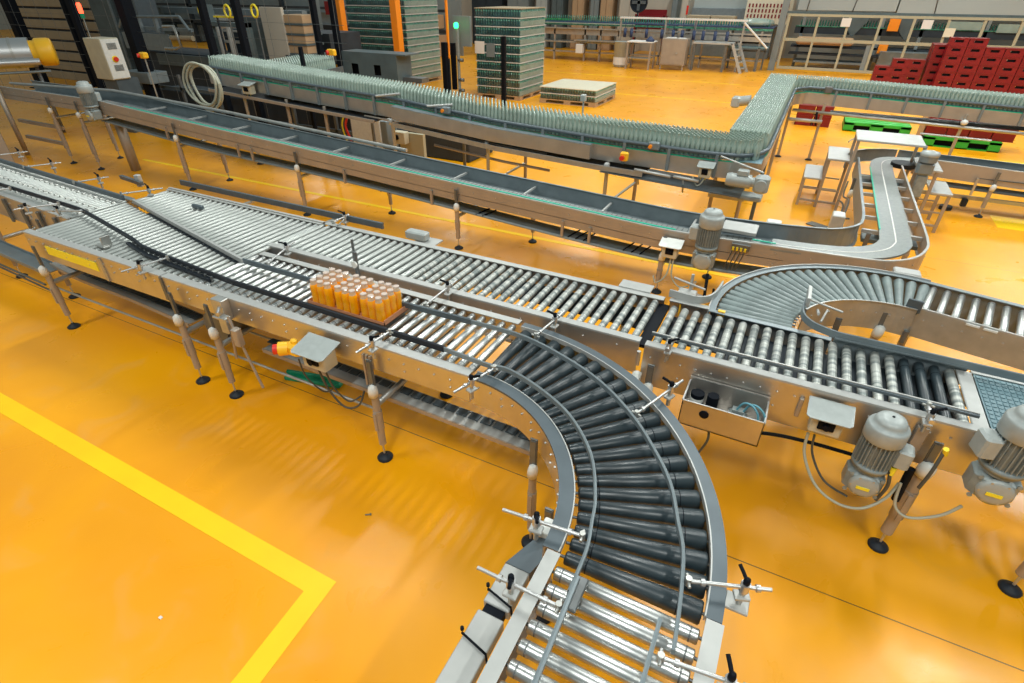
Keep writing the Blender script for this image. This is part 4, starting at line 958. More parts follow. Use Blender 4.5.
def blabel(p):
    if p[0] > -.95: return 'empty pale green bottle standing on the crossing run of the bottle conveyor', 'empty bottles on the crossing run'
    return 'empty pale green bottle standing upright on the long run of the bottle conveyor', 'empty bottles on the long run'
for p in pos[:300]:
    o = link(bpy.data.objects.new('glass_bottle', bme)); o.location = p
    o['label'], o['group'] = blabel(p); o['category'] = 'bottle'
mb = MB(); V = []; F = []; n = 6
lp_ = [(.029, 0), (.029, .13), (.0125, .195), (.0125, .25)]
cs = [(math.cos(2*PI*i/n), math.sin(2*PI*i/n)) for i in range(n)]
for p in pos[300:]:
    o = len(V)
    for r_, h in lp_:
        for c, q in cs: V.append((p[0]+c*r_, p[1]+q*r_, p[2]+h))
    for k in range(3):
        for i in range(n): j = (i+1) % n; F.append((o+k*n+i, o+k*n+j, o+k*n+n+j, o+k*n+n+i))
    F.append(tuple(o+3*n+i for i in range(n)))
mb.add(V, F, True)
single('glass_bottles', mb, 'bottle_glass', 'dense crowd of empty pale green bottles further along the bottle conveyor', 'bottles', kind='stuff')

# ------------------------------------------------------------------ 12. coiled hose
hc = MB()
for k in range(5):
    pts = []; rx, rz_ = .41-.022*((k*3)%5), .36-.012*k
    for i in range(33): t = 2*PI*i/32; pts.append((-9.42+rx*math.cos(t)+.02*math.sin(3*t+k)+.015*k, 6.6+.02*k, 1.62-.0*k+rz_*math.sin(t)*(.85 if math.sin(t) > 0 else 1.0+.09*((k*2)%5))))
    hc.tube(pts, .02, 8)
single('coiled_hose', hc, 'hose', 'coil of pale hose hanging beside the bottle conveyor', 'hose')

# ------------------------------------------------------------------ 13. pallets of bottles
def pallet(parent, x0, x1, y0_, y1_, z, m='card', h=.13):
    mb = MB(); mb.box(x0, x1, y0_, y1_, z+h-.03, z+h); mb.box(x0, x1, y0_, y1_, z, z+.02)
    for a in (0, .44, .88):
        w = (x1-x0)
        for b in (0, .44, .88): mb.box(x0+a*w, x0+(a+.12)*w, y0_+b*(y1_-y0_), y0_+(b+.12)*(y1_-y0_), z+.02, z+h-.03)
    return part('pallet', mb, parent, m)
def bottle_stack(label, x0, x1, y0_, y1_, n, h, top=True, crown='card_pale', z0=0., cat='pallet load'):
    t = thing('bottle_pallet', label, cat, ((x0+x1)/2, (y0_+y1_)/2, 0), group=None)
    pallet(t, x0, x1, y0_, y1_, z0); z = z0+.13
    for k in range(n):
        mb = MB(); mb.box(x0+.03, x1-.03, y0_+.03, y1_-.03, z+.02, z+h*.86, m='glass_shaded')
        cnt = int((x1-x0)/.085)
        for i in range(cnt):
            xx = x0+.05+i*(x1-x0-.1)/(cnt-1); mb.cyl((xx, y0_+.025, z+.015), (xx, y0_+.025, z+h*.62), .034, n=6, caps=False, m='glass_shaded'); mb.cyl((xx, y0_+.025, z+h*.62), (xx, y0_+.025, z+h*.9), .034, .012, n=6, caps=False, m='glass_green')  # front bottles darker than the side ones: shade put into their colour
        cnt = int((y1_-y0_)/.085)
        for i in range(cnt):
            yy = y0_+.05+i*(y1_-y0_-.1)/(cnt-1); mb.cyl((x1-.025, yy, z+.015), (x1-.025, yy, z+h*.62), .034, n=6, caps=False, m='bottle_glass'); mb.cyl((x1-.025, yy, z+h*.62), (x1-.025, yy, z+h*.9), .034, .012, n=6, caps=False, m='glass_green')
        part('bottle_layer', mb, t, 'glass_green')
        part('layer_sheet', MB().box(x0-.005, x1+.005, y0_-.005, y1_+.005, z+h-.022, z+h), t, 'paper' if k < n-1 else crown); z += h
    fm = MB().box(x0-.012, x1+.012, y0_-.012, y1_+.012, z0+.05, z+.004); part('stretch_film', fm, t, 'film')
    return t
bottle_stack('tall wrapped pallet stack of green bottles standing alone in mid-floor', -9.83, -8.25, 16.62, 18.4, 10, .238)
bottle_stack('low pale-topped pallet of bottles on the open floor beyond the conveyor', -7.6, -5.75, 16.7, 18.6, 2, .17, crown='lid_pale')
bottle_stack('widest wrapped pallet stack of green bottles behind the orange posts', -15.7, -13.1, 17.5, 19.5, 12, .235)
# sign sheets on stack
single('paper_sheet', MB().box(-9.84, -9.50, 16.59, 16.607, 1.28, 1.62), 'paper', 'white paper sheet hanging in front of the tall bottle stack', 'paper')
single('paper_sheet', MB().box(-9.42, -9.13, 16.59, 16.607, 1.20, 1.58), 'bluegrey_light', 'blue-grey sheet hanging in front of the tall bottle stack', 'paper')

# orange posts
for (x, y, lab, z1, z0) in ((-14.26, 15.6, 'leftmost of the three orange safety posts', 4.2, 1.36), (-12.04, 15.6, 'middle orange safety post in front of the widest bottle stack', 4.2, .75), (-10.18, 15.6, 'rightmost thin orange safety post beside the green light', 4.2, 1.2)):
    w = .12 if x < -11 else .035
    t = thing('safety_post', lab, 'post', (x, y, 0))
    part('column', MB().box(x-w, x+w, y-w, y+w, z0, z1, c=.01), t, 'orange_paint')
    part('base', MB().box(x-w*.8, x+w*.8, y-w*.8, y+w*.8, 0, z0, c=.01).box(x-w*2, x+w*2, y-w*2, y+w*2, 0, .03), t, 'black_soft' if w < .05 else 'orange_paint')
gh = thing('steel_housing', 'grey steel housing with two square openings beside the bottle belt', 'housing', (-10.2, 12.2, 0))
hb = MB(); hx0, hx1, hy0, hy1 = -11.15, -9.4, 12.0, 12.6
hb.box(hx0, -10.85, hy0, hy0+.02, 1.05, 1.60); hb.box(-10.62, -10.12, hy0, hy0+.02, 1.05, 1.60); hb.box(-9.9, hx1, hy0, hy0+.02, 1.05, 1.60)
for a, b in ((-10.85, -10.62), (-10.12, -9.9)): hb.box(a, b, hy0, hy0+.02, 1.05, 1.12); hb.box(a, b, hy0, hy0+.02, 1.36, 1.60)
hb.box(hx0, hx1+.3, hy0, hy1, 1.60, 1.63); hb.box(hx1, hx1+.02, hy0, hy1, .6, 1.6); hb.box(hx0, hx0+.02, hy0, hy1, .6, 1.6)
part('shell', hb, gh, 'machine_grey'); part('inner_box', MB().box(hx0+.1, hx1-.1, hy0+.15, hy1-.05, 1.06, 1.55), gh, 'black'); parts('leg', MB().box(hx0, hx0+.06, hy0, hy0+.06, 0, 1.06).box(hx1-.06, hx1, hy0, hy0+.06, 0, 1.06).box(hx1-.1, hx1+.6, hy0+.2, hy0+.5, 1.0, 1.1, m='dark_steel'), gh, 'steel')
gl = thing('light_post', 'grey post with a glowing green lamp left of the tall bottle stack', 'signal light', (-10.2, 15.8, 0))
part('post', MB().box(-10.0, -9.93, 15.76, 15.84, 0, 2.0, c=.01).box(-10.25, -10.1, 15.8, 15.9, .3, 1.6, c=.01, m='black').box(-10.3, -9.7, 16.1, 16.2, 1.5, 2.3, m='panel_grey'), gl, 'motor_grey')
part('lamp', MB().lathe((-9.97, 15.76, 2.0), [(.05, 0), (.07, .03), (.07, .11), (.04, .15)], n=14), gl, 'lamp_green')
mb = MB()
for z in (.3, .6, 1.15): mb.cyl((-9.97, 15.8, z), (-9.8, 15.8, z), .05, n=8)
parts('bracket', mb, gl, 'dark_steel')

# ------------------------------------------------------------------ 14. black fence posts and left machinery
for (x, y, z1, w, lab) in ((-24.2, 11, 4., .16, 'leftmost thick black fence post behind the yellow-ended machine'), (-22.9, 12, 4., .09, 'second black fence post from the left edge'), (-16.9, 9.0, 4., .08, 'black fence post left of the red and green signal light'),
                           (-14.75, 9.0, 4., .13, 'thick black fence post right of the cream control cabinet'), (-12.05, 9.0, 4., .07, 'black fence post left of the yellow rings'), (-11.0, 9.0, 4., .07, 'black fence post right of the yellow rings'),
                           (-11.85, 12, 4., .07, 'black fence post beside the brown boxes'), (-11.2, 12., 4., .07, 'black fence post left of the first orange post'), (-8.68, 8.3, 2.08, .035, 'short black post standing behind the bottle belt'),
                           (-7.91, 14.9, 1.91, .06, 'short black post in front of the tall bottle stack'), (-10.25, 15.5, 1.64, .08, 'short thick black post under the thin orange post')):
    t = thing('fence_post', lab, 'post', (x, y, 0))
    part('upright', MB().box(x-w, x+w, y-w, y+w, 0, z1, c=.01), t, 'black'); part('base_plate', MB().box(x-w*2, x+w*2, y-w*2, y+w*2, 0, .02), t, 'black')
wm = MB()
x = -24
while x < -8.2: wm.cyl((x, 9.02, .2), (x, 9.02, 4), .004, n=4, caps=False); x += .6
for z in (1.2, 1.5, 1.8, 2.1, 2.4): wm.cyl((-24, 9.02, z), (-8.2, 9.02, z), .004, n=4, caps=False)
single('wire_mesh', wm, 'dark_steel', 'thin wire mesh panel stretched between the black fence posts', 'fence')

cc = thing('control_cabinet', 'cream control cabinet with a red button and vents on a grey column', 'cabinet', (-14.3, 8.2, 0))
part('body', MB().box(-15.08, -14.46, 8.0, 8.42, 1.18, 2.02, c=.01), cc, 'cream')
part('column', MB().box(-15.0, -14.5, 8.08, 8.6, 0, 1.18), cc, 'bluegrey')
part('front_panel', MB().box(-14.46, -14.445, 8.01, 8.41, 1.20, 2.0, c=.004), cc, 'white_plastic')
for z in (1.36, 1.80):
    mb = MB()
    for i in range(6): mb.box(-14.446, -14.436, 8.12, 8.32, z+i*.022, z+i*.022+.012)
    part('vent', mb, cc, 'dark_steel')
pp = part('stop_button', MB().cyl((-14.445, 8.2, 1.60), (-14.435, 8.2, 1.60), .07, n=20), cc, 'yellow_label'); part('red_button', MB().cyl((-14.435, 8.2, 1.60), (-14.39, 8.2, 1.60), .048, n=20), pp, 'red')
tl = thing('signal_light', 'thin signal tower glowing red above a green segment', 'signal light', (-16.0, 8.9, 0))
part('pole', MB().cyl((-15.85, 8.6, 0), (-15.85, 8.6, 2.36), .012, n=8), tl, 'steel'); part('green_segment', MB().cyl((-15.85, 8.6, 2.36), (-15.85, 8.6, 2.46), .045, n=14), tl, 'green_plastic')
part('red_segment', MB().lathe((-15.85, 8.6, 2.46), [(.045, 0), (.05, .02), (.05, .18), (.03, .22)], n=14), tl, 'lamp_red')

ym = thing('blower', 'shiny chrome cylinder with a yellow end at the left edge', 'machine', (-16.4, 7.2, 0))
ad = Vector((.5, .866, 0)); e0 = Vector((-16.05, 7.35, 1.73)); 
part('drum', MB().cyl(e0-ad*2.2, e0, .30, n=36), ym, 'chrome')
part('end_cap', MB().lathe(e0, [(.24, 0), (.24, .08), (.265, .10), (.285, .13), (.285, .34), (.27, .40), (.22, .42)], tuple(ad), 28), ym, 'yellow')
part('strap', MB().cyl(e0-ad*.36, e0-ad*.31, .31, n=32), ym, 'steel')
pv = Vector((.3, -.17, -.16))
part('side_pipe', MB().cyl(e0-ad*2.2+pv, e0+ad*.1+pv, .07, n=14), ym, 'chrome')
part('base_rail', MB().cyl(e0-ad*2.2+Vector((.2, -.1, -.37)), e0+ad*.2+Vector((.2, -.1, -.37)), .03, n=8), ym, 'bluegrey_light')
parts('leg', MB().cyl((-16.9, 5.9, 0), (-16.9, 5.9, 1.5), .04, n=8).cyl((-16.05, 7.3, 0), (-16.05, 7.3, 1.5), .04, n=8), ym, 'dark_steel')

cs_ = thing('cardboard_stack', 'tall stack of brown cardboard sheets behind the black posts', 'stack', (-24, 12.5, 0))
for k in range(8):
    z = .0+k*.34; part('sheet_bundle', MB().box(-27.5, -22.0, 12.5, 14.5, z, z+.27, c=.01), cs_, 'card_pale'); part('gap_shade', MB().box(-27.4, -22.1, 12.55, 14.4, z+.27, z+.34), cs_, 'black_soft')  # black slabs stand in for the shade in the gaps between bundles
gp_ = thing('machine_column', 'broad blue-grey machine column behind the signal light', 'machine', (-21, 12, 0))
part('column', MB().box(-21.85, -20.7, 12.2, 13.2, 0, 4), gp_, 'machine_grey'); part('face', MB().box(-20.7, -19.6, 12.3, 13.0, 0, 4), gp_, 'bluegrey'); part('edge_strip', MB().box(-20.75, -20.68, 12.15, 12.2, 0, 4), gp_, 'bluegrey_light')
gm = thing('gantry_machine', 'grey framed packing machine behind the cream cabinet', 'machine', (-18, 12, 0))
part('side_plate', MB().box(-20.2, -17.9, 11.95, 12.0, 1.32, 1.78), gm, 'bluegrey_light')
part('top_frame', MB().cyl((-20.0, 12, 2.2), (-17.2, 12, 2.26), .04, n=8).cyl((-20.3, 12, 1.9), (-20.0, 12, 2.2), .04, n=8).cyl((-17.2, 12, 2.26), (-16.9, 12, 1.9), .04, n=8).box(-20, -17, 12.1, 12.2, 1.86, 1.95).box(-19.3, -19.2, 12, 12.1, 1.8, 2.2).box(-18.5, -18.4, 12, 12.1, 1.8, 2.2), gm, 'bluegrey_light')
part('roller_bar', MB().cyl((-17.7, 11.9, 1.70), (-16.7, 11.9, 1.72), .07, n=14), gm, 'card_pale')
part('hoop', MB().tube([(-17.8, 11.8, 2.0), (-17.3, 11.8, 2.02), (-17.2, 11.8, 1.5), (-17.5, 11.8, 1.42), (-18, 11.8, 1.42)], .04, 8), gm, 'steel')
part('lower_body', MB().box(-20.2, -13.5, 12.2, 13.6, 0, 1.25), gm, 'machine_blue')
part('lower_panel', MB().box(-19.0, -15.2, 12.1, 12.18, .9, 1.22).box(-15.0, -13.6, 12.1, 12.18, 1.0, 1.3), gm, 'machine_grey')
part('beam', MB().box(-20.5, -14, 13.7, 13.9, 2.25, 2.42), gm, 'bluegrey_light'); part('dark_body', MB().box(-17, -12.6, 13.2, 14.5, 1.2, 1.9), gm, 'machine_blue')
part('rail_pair', MB().box(-17, -12.7, 12.9, 13.0, 1.55, 1.62).box(-17, -12.7, 12.9, 13.0, 1.85, 1.9), gm, 'steel')
gm2 = thing('press_frame', 'pale grey press frame with vertical cylinders behind the bottle belt', 'machine', (-14, 11.6, 0))
part('frame', MB().box(-15.3, -15.1, 11.4, 11.6, 0, 2.6).box(-13.9, -13.75, 11.4, 11.6, 0, 2.2).box(-15.3, -13.75, 11.4, 11.6, 2.1, 2.2), gm2, 'machine_grey')
part('cylinder', MB().cyl((-14.3, 11.3, 1.3), (-14.3, 11.3, 2.1), .07, n=10).cyl((-14.7, 11.3, 1.3), (-14.7, 11.3, 2.1), .07, n=10), gm2, 'steel_light')
part('back_panel', MB().box(-15.1, -13.2, 12.2, 12.3, 1.0, 2.3), gm2, 'machine_grey')
for (x, z, lab) in ((-13.31, 2.50, 'left yellow ring guard between the black fence posts'), (-12.36, 2.52, 'right yellow ring guard above the bottle belt'), (-14.26, 2.50, 'yellow ring guard farthest left, beside a black post')):
    t = MB(); pts = [(x+.10*math.cos(2*PI*i/20), 10.6, z+.13*math.sin(2*PI*i/20)) for i in range(21)]; t.tube(pts, .025, 8); t.cyl((x, 10.6, 0), (x, 10.6, z-.15), .02, n=6, m='dark_steel')
    single('ring_guard', t, 'yellow_label', lab, 'guard')
single('safety_rail', MB().box(-14.0, -13.1, 10.7, 10.74, 2.35, 2.39).box(-13.2, -13.17, 10.7, 10.74, 0, 2.36, m='black_soft').box(-13.9, -13.87, 10.7, 10.74, 0, 2.36, m='black_soft'), 'yellow_label', 'yellow bar linking the ring guards', 'rail')
single('pallet_panel', MB().box(-13.75, -12.95, 11.95, 12.05, 0, 2.56, c=.01), 'wall_beige', 'upright beige board left of the brown boxes', 'board')
bxs = None
for k, lab in enumerate(('bottom', 'second', 'third', 'topmost')):
    z = 1.50+k*.235; q = single('cardboard_box', MB().box(-13.05, -12.3, 12.0, 12.6, z, z+.19, c=.01), 'card', '%s brown cardboard box of the small stack behind the bottle belt' % lab, 'box', group=None)
    single('box_board', MB().box(-13.08, -12.28, 11.98, 12.62, z-.045, z), 'machine_grey', 'dark board under the %s brown cardboard box of the small stack' % lab, 'board')
single('stack_table', MB().box(-13.1, -12.25, 11.95, 12.65, 1.40, 1.455).box(-13.05, -12.95, 12.0, 12.1, 0, 1.4).box(-12.4, -12.3, 12, 12.1, 0, 1.4).box(-13.05, -12.95, 12.5, 12.6, 0, 1.4).box(-12.4, -12.3, 12.5, 12.6, 0, 1.4), 'machine_grey', 'grey table carrying the small stack of brown boxes', 'table')
yb = thing('stop_button_stand', 'yellow stop button on a thin stand right of the cream cabinet', 'switch', (-13.5, 8.4, 0))
part('stand', MB().cyl((-13.0, 8.0, 0), (-13.0, 8.0, 1.72), .016, n=8), yb, 'steel'); q = part('housing', MB().box(-13.1, -12.92, 7.94, 8.06, 1.70, 1.82, c=.02), yb, 'yellow'); part('red_button', MB().cyl((-13.06, 7.94, 1.76), (-13.08, 7.90, 1.76), .04, n=12), q, 'red')
yb2 = thing('stop_button_stand', 'yellow stop button standing between the bottle belt and the grey housing', 'switch', (-11, 11, 0))
part('stand', MB().cyl((-10.4, 10.9, 0), (-10.4, 10.9, 1.68), .016, n=8), yb2, 'steel'); q = part('housing', MB().box(-10.52, -10.3, 10.84, 10.96, 1.64, 1.78, c=.02), yb2, 'yellow'); part('red_button', MB().cyl((-10.46, 10.84, 1.71), (-10.48, 10.8, 1.71), .05, n=12), q, 'red')

# frames and panels under the bottle belt, left
ub = thing('support_frame', 'dark steel support frame and bins under the left end of the bottle belt', 'frame', (-11, 9, 0))
parts('beam', MB().box(-16, -8, 9.2, 9.26, .35, .42).box(-16, -8, 9.2, 9.26, .85, .92).box(-16, -8, 10, 10.06, .5, .57), ub, 'bluegrey')
for q in (-15.2, -13.9, -12.6, -11.4, -10.2, -9.0, -8.1): part('upright', MB().box(q-.03, q+.03, 9.2, 9.26, 0, 1.2), ub, 'dark_steel')
part('bin_row', MB().box(-15.5, -8.2, 9.6, 10.4, 0, .75, c=.02), ub, 'machine_blue'); part('bin_row', MB().box(-8.0, -5.9, 9.6, 10.6, .0, .5, c=.02), ub, 'machine_blue')
part('yellow_light', MB().box(-12.4, -12.0, 9.3, 9.5, 1.0, 1.15), ub, 'card_pale')
part('pale_crate', MB().box(-15.4, -14.4, 8.8, 9.3, 1.0, 1.25, c=.01), ub, 'bluegrey_light', 'pale blue-grey crate')
wb2 = thing('electric_box', 'pale electric box with red wires under the bottle conveyor', 'box', (-7.5, 8.7, 0))
part('body', MB().box(-7.92, -7.20, 8.5, 8.85, .36, .95, c=.015), wb2, 'white_plastic'); part('side_panel', MB().box(-7.199, -7.05, 8.52, 8.83, .38, .88, c=.01), wb2, 'bluegrey_light')
parts('stand', MB().box(-7.8, -7.7, 8.6, 8.8, 0, .36).box(-7.4, -7.3, 8.6, 8.8, 0, .36), wb2, 'dark_steel')
for k, c_ in enumerate(('red', 'cable', 'yellow_label', 'cable')): part('wire', MB().tube(smoothpath([(-8.0-.05*k, 8.6, .95), (-8.12-.04*k, 8.57, .7), (-8.0-.06*k, 8.55, .42)]), .022, 6), wb2, c_)
wb3 = thing('electric_box', 'small cream electric box with a black switch under the bottle conveyor', 'box', (-6.7, 8.5, 0))
part('body', MB().box(-6.87, -6.60, 8.45, 8.6, .52, .74, c=.01), wb3, 'cream'); part('switch', MB().cyl((-6.78, 8.45, .64), (-6.78, 8.42, .64), .05, n=12), wb3, 'black'); part('cream_stand', MB().box(-6.85, -6.3, 8.62, 8.7, 0, .7), wb3, 'cream_dark')

lc = thing('steel_cabinet', 'stainless box standing at the left edge behind the incoming lane', 'cabinet', (-13.6, 4.9, 0))
part('body', MB().box(-15.4, -13.75, 4.6, 5.2, .0, .95, c=.02), lc, 'steel_tan')
part('arm', MB().cyl((-14.0, 4.4, 1.02), (-11.6, 4.2, .95), .02, n=8), lc, 'steel_light')

# ------------------------------------------------------------------ 15. crates and green pallets
def crate_mesh():
    mb = MB(); w, d, h, t = .5, .4, .245, .018
    # walls with a handle slot front and side
    for (sx) in (-1, 1): mb.box(sx*w/2-(t if sx > 0 else 0), sx*w/2+(t if sx < 0 else 0), -d/2, d/2, 0, h)
    for sy in (-1, 1):
        y0_ = -d/2 if sy < 0 else d/2-t; y1_ = y0_+t
        mb.box(-w/2, -.12, y0_, y1_, 0, h); mb.box(.12, w/2, y0_, y1_, 0, h); mb.box(-.12, .12, y0_, y1_, 0, h*.45); mb.box(-.12, .12, y0_, y1_, h*.75, h)
    mb.box(-w/2, w/2, -d/2, d/2, 0, .02); mb.box(-w/2-.008, w/2+.008, -d/2-.008, d/2+.008, h-.02, h); mb.box(-w/2-.006, w/2+.006, -d/2-.006, d/2+.006, 0, .015)
    mb.box(-.1, .1, -d/2+.04, -d/2+.05, h*.4, h*.8, m='black')
    return mb.mesh('bottle_crate', 'red_crate')
cme = crate_mesh()
def crates(x, y, n, z0, lab, grp, rz=0.):
    for k in range(n):
        o = link(bpy.data.objects.new('bottle_crate', cme)); o.location = (x, y, z0+k*.247); o.rotation_euler = (0, 0, rz)
        o['label'] = ('topmost ' if k == n-1 else 'lower ')+lab; o['category'] = 'crate'; o['group'] = grp
def gpallet(x, y, lab, w=1.45, d=1.1):
    mb = MB(); mb.box(x-w/2, x+w/2, y-d/2, y+d/2, .15, .21); mb.box(x-w/2, x+w/2, y-d/2, y+d/2, 0, .025)
    for q in (-w/2, -.14, w/2-.22): mb.box(x+q, x+q+(.28 if q == -.14 else .22), y-d/2, y+d/2, .0, .2)
    for q in (-.4, -.2, .0, .2, .4): mb.box(x-w/2+.02, x+w/2-.02, y+q*d-.07, y+q*d+.07, .21, .218)
    mb.box(x-w/2+.1, x+w/2-.1, y-d/2+.1, y-d/2+.12, .02, .15, m='black')
    return single('plastic_pallet', mb, 'green_pallet', lab, 'pallet')
gpallet(1.62, 17.3, 'empty green plastic pallet under the bottle conveyor')
gpallet(3.25, 16.4, 'green plastic pallet carrying low red crates')
ct = ('leftmost', 'second', 'third', 'rightmost')
# crates turned so their short side faces us
for i in range(4): crates(2.70+i*.42, 16.2, 2, .215, 'red crate in the %s column on the green pallet' % ct[i], 'crates on the green pallet, %s column' % ct[i], rz=PI/2)
single('cardboard_flap', MB().box(2.44, 2.47, 15.9, 16.5, .0, .72), 'card', 'brown board leaning at the left of the crates on the green pallet', 'board')
for i in range(2): crates(-.05+i*.42, 17.2, 2, .0, 'red crate of the %s pair glimpsed behind the crossing bottle run' % ('left', 'right')[i], 'crates behind the crossing run, %s' % ('left', 'right')[i], rz=PI/2)
for i, n in enumerate((3, 4, 4)): crates(1.98+i*.48, 25.4, n, .0, 'red crate in the %s column of the low crate group before the grey fence' % ('left', 'middle', 'right')[i], 'low crate group, %s column' % ('left', 'middle', 'right')[i], rz=0)
for i, n in enumerate((7, 7, 6, 6, 6)):
    crates(3.80+i*.52, 24.7, n, .0, 'red crate in %s of the tall crate block at the right edge' % ('the leftmost column', 'the second column', 'the third column', 'the fourth column', 'the last column')[i], 'tall crate block, column %s' % 'abcde'[i])
for i, n in enumerate((6, 6)): crates(3.50+i*.0, 25.2+i*.5, n, .0, 'red crate in the %s row at the left flank of the tall crate block' % ('nearer', 'farther')[i], 'tall crate block, flank %s' % 'ab'[i])

# ------------------------------------------------------------------ 16. far end of the hall
fence = thing('safety_fence', 'long grey framed safety fence before the far machines', 'fence', (2.5, 29, 0))
fb = MB(); x = -1.72
xsx = [-1.72+1.13*i for i in range(9)]
for q in xsx: fb.box(q-.045, q+.045, 28.96, 29.04, .12, 2.15)
parts('mullion', fb, fence, 'cream_dark')
parts('rails', MB().box(-1.75, 7.4, 28.95, 29.05, 2.08, 2.17).box(-1.75, 7.4, 28.95, 29.05, 1.17, 1.28).box(-1.75, 7.4, 28.95, 29.05, .10, .2), fence, 'cream_dark')
part('top_beam', MB().box(-1.9, 7.6, 29.05, 29.2, 2.18, 2.26), fence, 'machine_grey')
part('corner_post', MB().box(-2.1, -1.85, 29, 29.25, 0, 3.2), fence, 'panel_grey'); part('door_edge', MB().box(1.45, 1.62, 29.0, 29.12, .1, 1.2), fence, 'panel_grey')
for (q, c_) in ((-.0+.45, 'paper'), (3.25, 'paper'), (4.05, 'lid_pale')): part('notice', MB().box(q-.17, q+.17, 28.9, 28.93, 1.75 if c_ == 'paper' else 1.5, 2.05 if c_ == 'paper' else 1.8), fence, c_)
wall = thing('machine_hood', 'big pale grey machine enclosure panels above the safety fence', 'enclosure', (3, 31, 0))
part('panel', MB().box(-1.6, 2.2, 31, 33, 2.25, 6, c=.01), wall, 'wall_grey'); part('panel', MB().box(2.25, 9, 31, 33, 2.2, 6, c=.01), wall, 'wall_grey')
parts('trim_line', MB().cyl((-1.2, 30.98, 2.2), (-1.1, 30.98, 4), .02, n=6).cyl((.6, 30.98, 2.2), (.8, 30.98, 4), .02, n=6).cyl((3.6, 30.98, 2.1), (3.4, 30.98, 4), .02, n=6), wall, 'dark_steel')
bm = thing('filling_machine', 'blue-grey filling line seen through the safety fence', 'machine', (2.5, 31, 0))
part('belt_body', MB().box(-1.5, 9, 31.2, 32, 1.35, 1.62).box(-1.5, 9, 31.2, 32, .8, .88).box(-1.5, 9, 30.6, 31.2, .55, .62), bm, 'machine_blue')
part('lower_body', MB().box(-1.2, 1.8, 30.4, 31.6, .25, .32).box(2.1, 9, 30.4, 31.6, .3, .8), bm, 'panel_grey')
hp = MB()
hp.add([(.2, 31.1, 2.2), (1.5, 31.1, 2.2), (.9, 31.1, 1.3), (.8, 31.1, 1.3), (.2, 32, 2.2), (1.5, 32, 2.2), (.9, 32, 1.3), (.8, 32, 1.3)], [(0, 3, 2, 1), (4, 5, 6, 7), (0, 1, 5, 4), (0, 4, 7, 3), (1, 2, 6, 5), (3, 7, 6, 2)])
hp.add([(2.4, 31.1, 2.2), (3.2, 31.1, 2.2), (2.9, 31.1, 1.2), (2.6, 31.1, 1.5), (2.4, 32, 2.2), (3.2, 32, 2.2), (2.9, 32, 1.2), (2.6, 32, 1.5)], [(0, 3, 2, 1), (4, 5, 6, 7), (0, 1, 5, 4), (0, 4, 7, 3), (1, 2, 6, 5), (3, 7, 6, 2)])
parts('hopper', hp, bm, 'machine_grey')
part('tan_tank', MB().box(-1.3, 1.0, 30.5, 31.0, .95, 1.25, c=.08), bm, 'card'); part('orange_guard', MB().box(2.1, 2.5, 30.9, 31.0, 1.55, 2.0), bm, 'orange_paint'); part('orange_guard', MB().box(2.0, 2.35, 30.9, 31.0, .7, 1.15), bm, 'orange_paint')
part('bright_edge', MB().box(-1.5, 9, 31.15, 31.2, 1.62, 1.66), bm, 'glass_green'); part('glass_pane', MB().box(4.2, 5.4, 31.1, 31.15, 1.66, 1.95).box(5.9, 7.4, 31.1, 31.15, 1.6, 1.9), bm, 'bottle_glass')
mb = MB()
for q in (-1.2, 1.9, 3.4, 5.6, 8): mb.box(q-.06, q+.06, 31.2, 31.35, 0, 2.2)
parts('upright', mb, bm, 'panel_grey')
def rowbottles(x0, x1, y, z, step=.11, c='glass_green'):
    m_ = MB(); x = x0
    while x < x1: m_.cyl((x, y, z), (x, y, z+.16), .034, n=5, caps=False, m=c); m_.cyl((x, y, z+.16), (x, y, z+.26), .034, .012, n=5, m=c); x += step
    return m_
single('glass_bottles', rowbottles(-1.3, 8.5, 31.6, 1.63), 'glass_green', 'row of green bottles on the filling line behind the fence', 'bottles', kind='stuff')

fc = thing('bottle_conveyor', 'far long conveyor with bright green edges crossing the hall behind the cabinet', 'conveyor', (-7, 28.7, 0))
part('table_top', MB().box(-13.5, -2.2, 28.6, 30.2, 1.62, 1.66), fc, 'navy'); part('green_edge', MB().box(-13.5, -2.2, 28.5, 28.6, 1.52, 1.60), fc, 'glass_green', 'green edge rail'); part('bright_edge', MB().box(-13.5, -8.2, 28.46, 28.5, 1.58, 1.63), fc, 'bottle_glass')
part('apron', MB().box(-13.5, -8.3, 28.4, 28.5, 1.12, 1.36), fc, 'steel_tan'); part('rail', MB().box(-13.5, -2.2, 28.3, 28.4, 1.36, 1.42).box(-8.3, -2.2, 28.3, 28.4, 1.12, 1.3), fc, 'steel')
part('lower_shelf', MB().box(-13.5, -8.2, 28.3, 29.2, .78, .84).box(-11, -8.2, 28.0, 28.6, .88, .93), fc, 'steel')
for q in (-13.3, -12.2, -10.6, -9.8, -8.9, -8.3, -6.9, -5.0, -3.9, -2.6): part('leg', MB().box(q-.04, q+.04, 28.4, 28.5, 0, 1.5), fc, 'steel_tan')
part('low_beam', MB().box(-13.3, -2.4, 28.4, 28.5, .35, .42), fc, 'steel_tan'); part('green_cover', MB().box(-13.2, -12.0, 29.2, 30, 1.67, 1.72), fc, 'green_pallet')
single('glass_bottles', rowbottles(-12.9, -2.4, 29.0, 1.665), 'glass_green', 'row of green bottles standing on the far long conveyor', 'bottles', kind='stuff')
rs = thing('control_rack', 'pale rack beam with hanging dark hoses over the far conveyor', 'rack', (-6, 27.8, 0))
part('beam', MB().box(-8.7, -3.2, 27.7, 27.85, 1.88, 1.95), rs, 'paper')
for q in (-8.65, -6.6, -5.3, -3.3): part('upright', MB().box(q-.035, q+.035, 27.75, 27.82, 0, 1.88), rs, 'steel')
mb = MB()
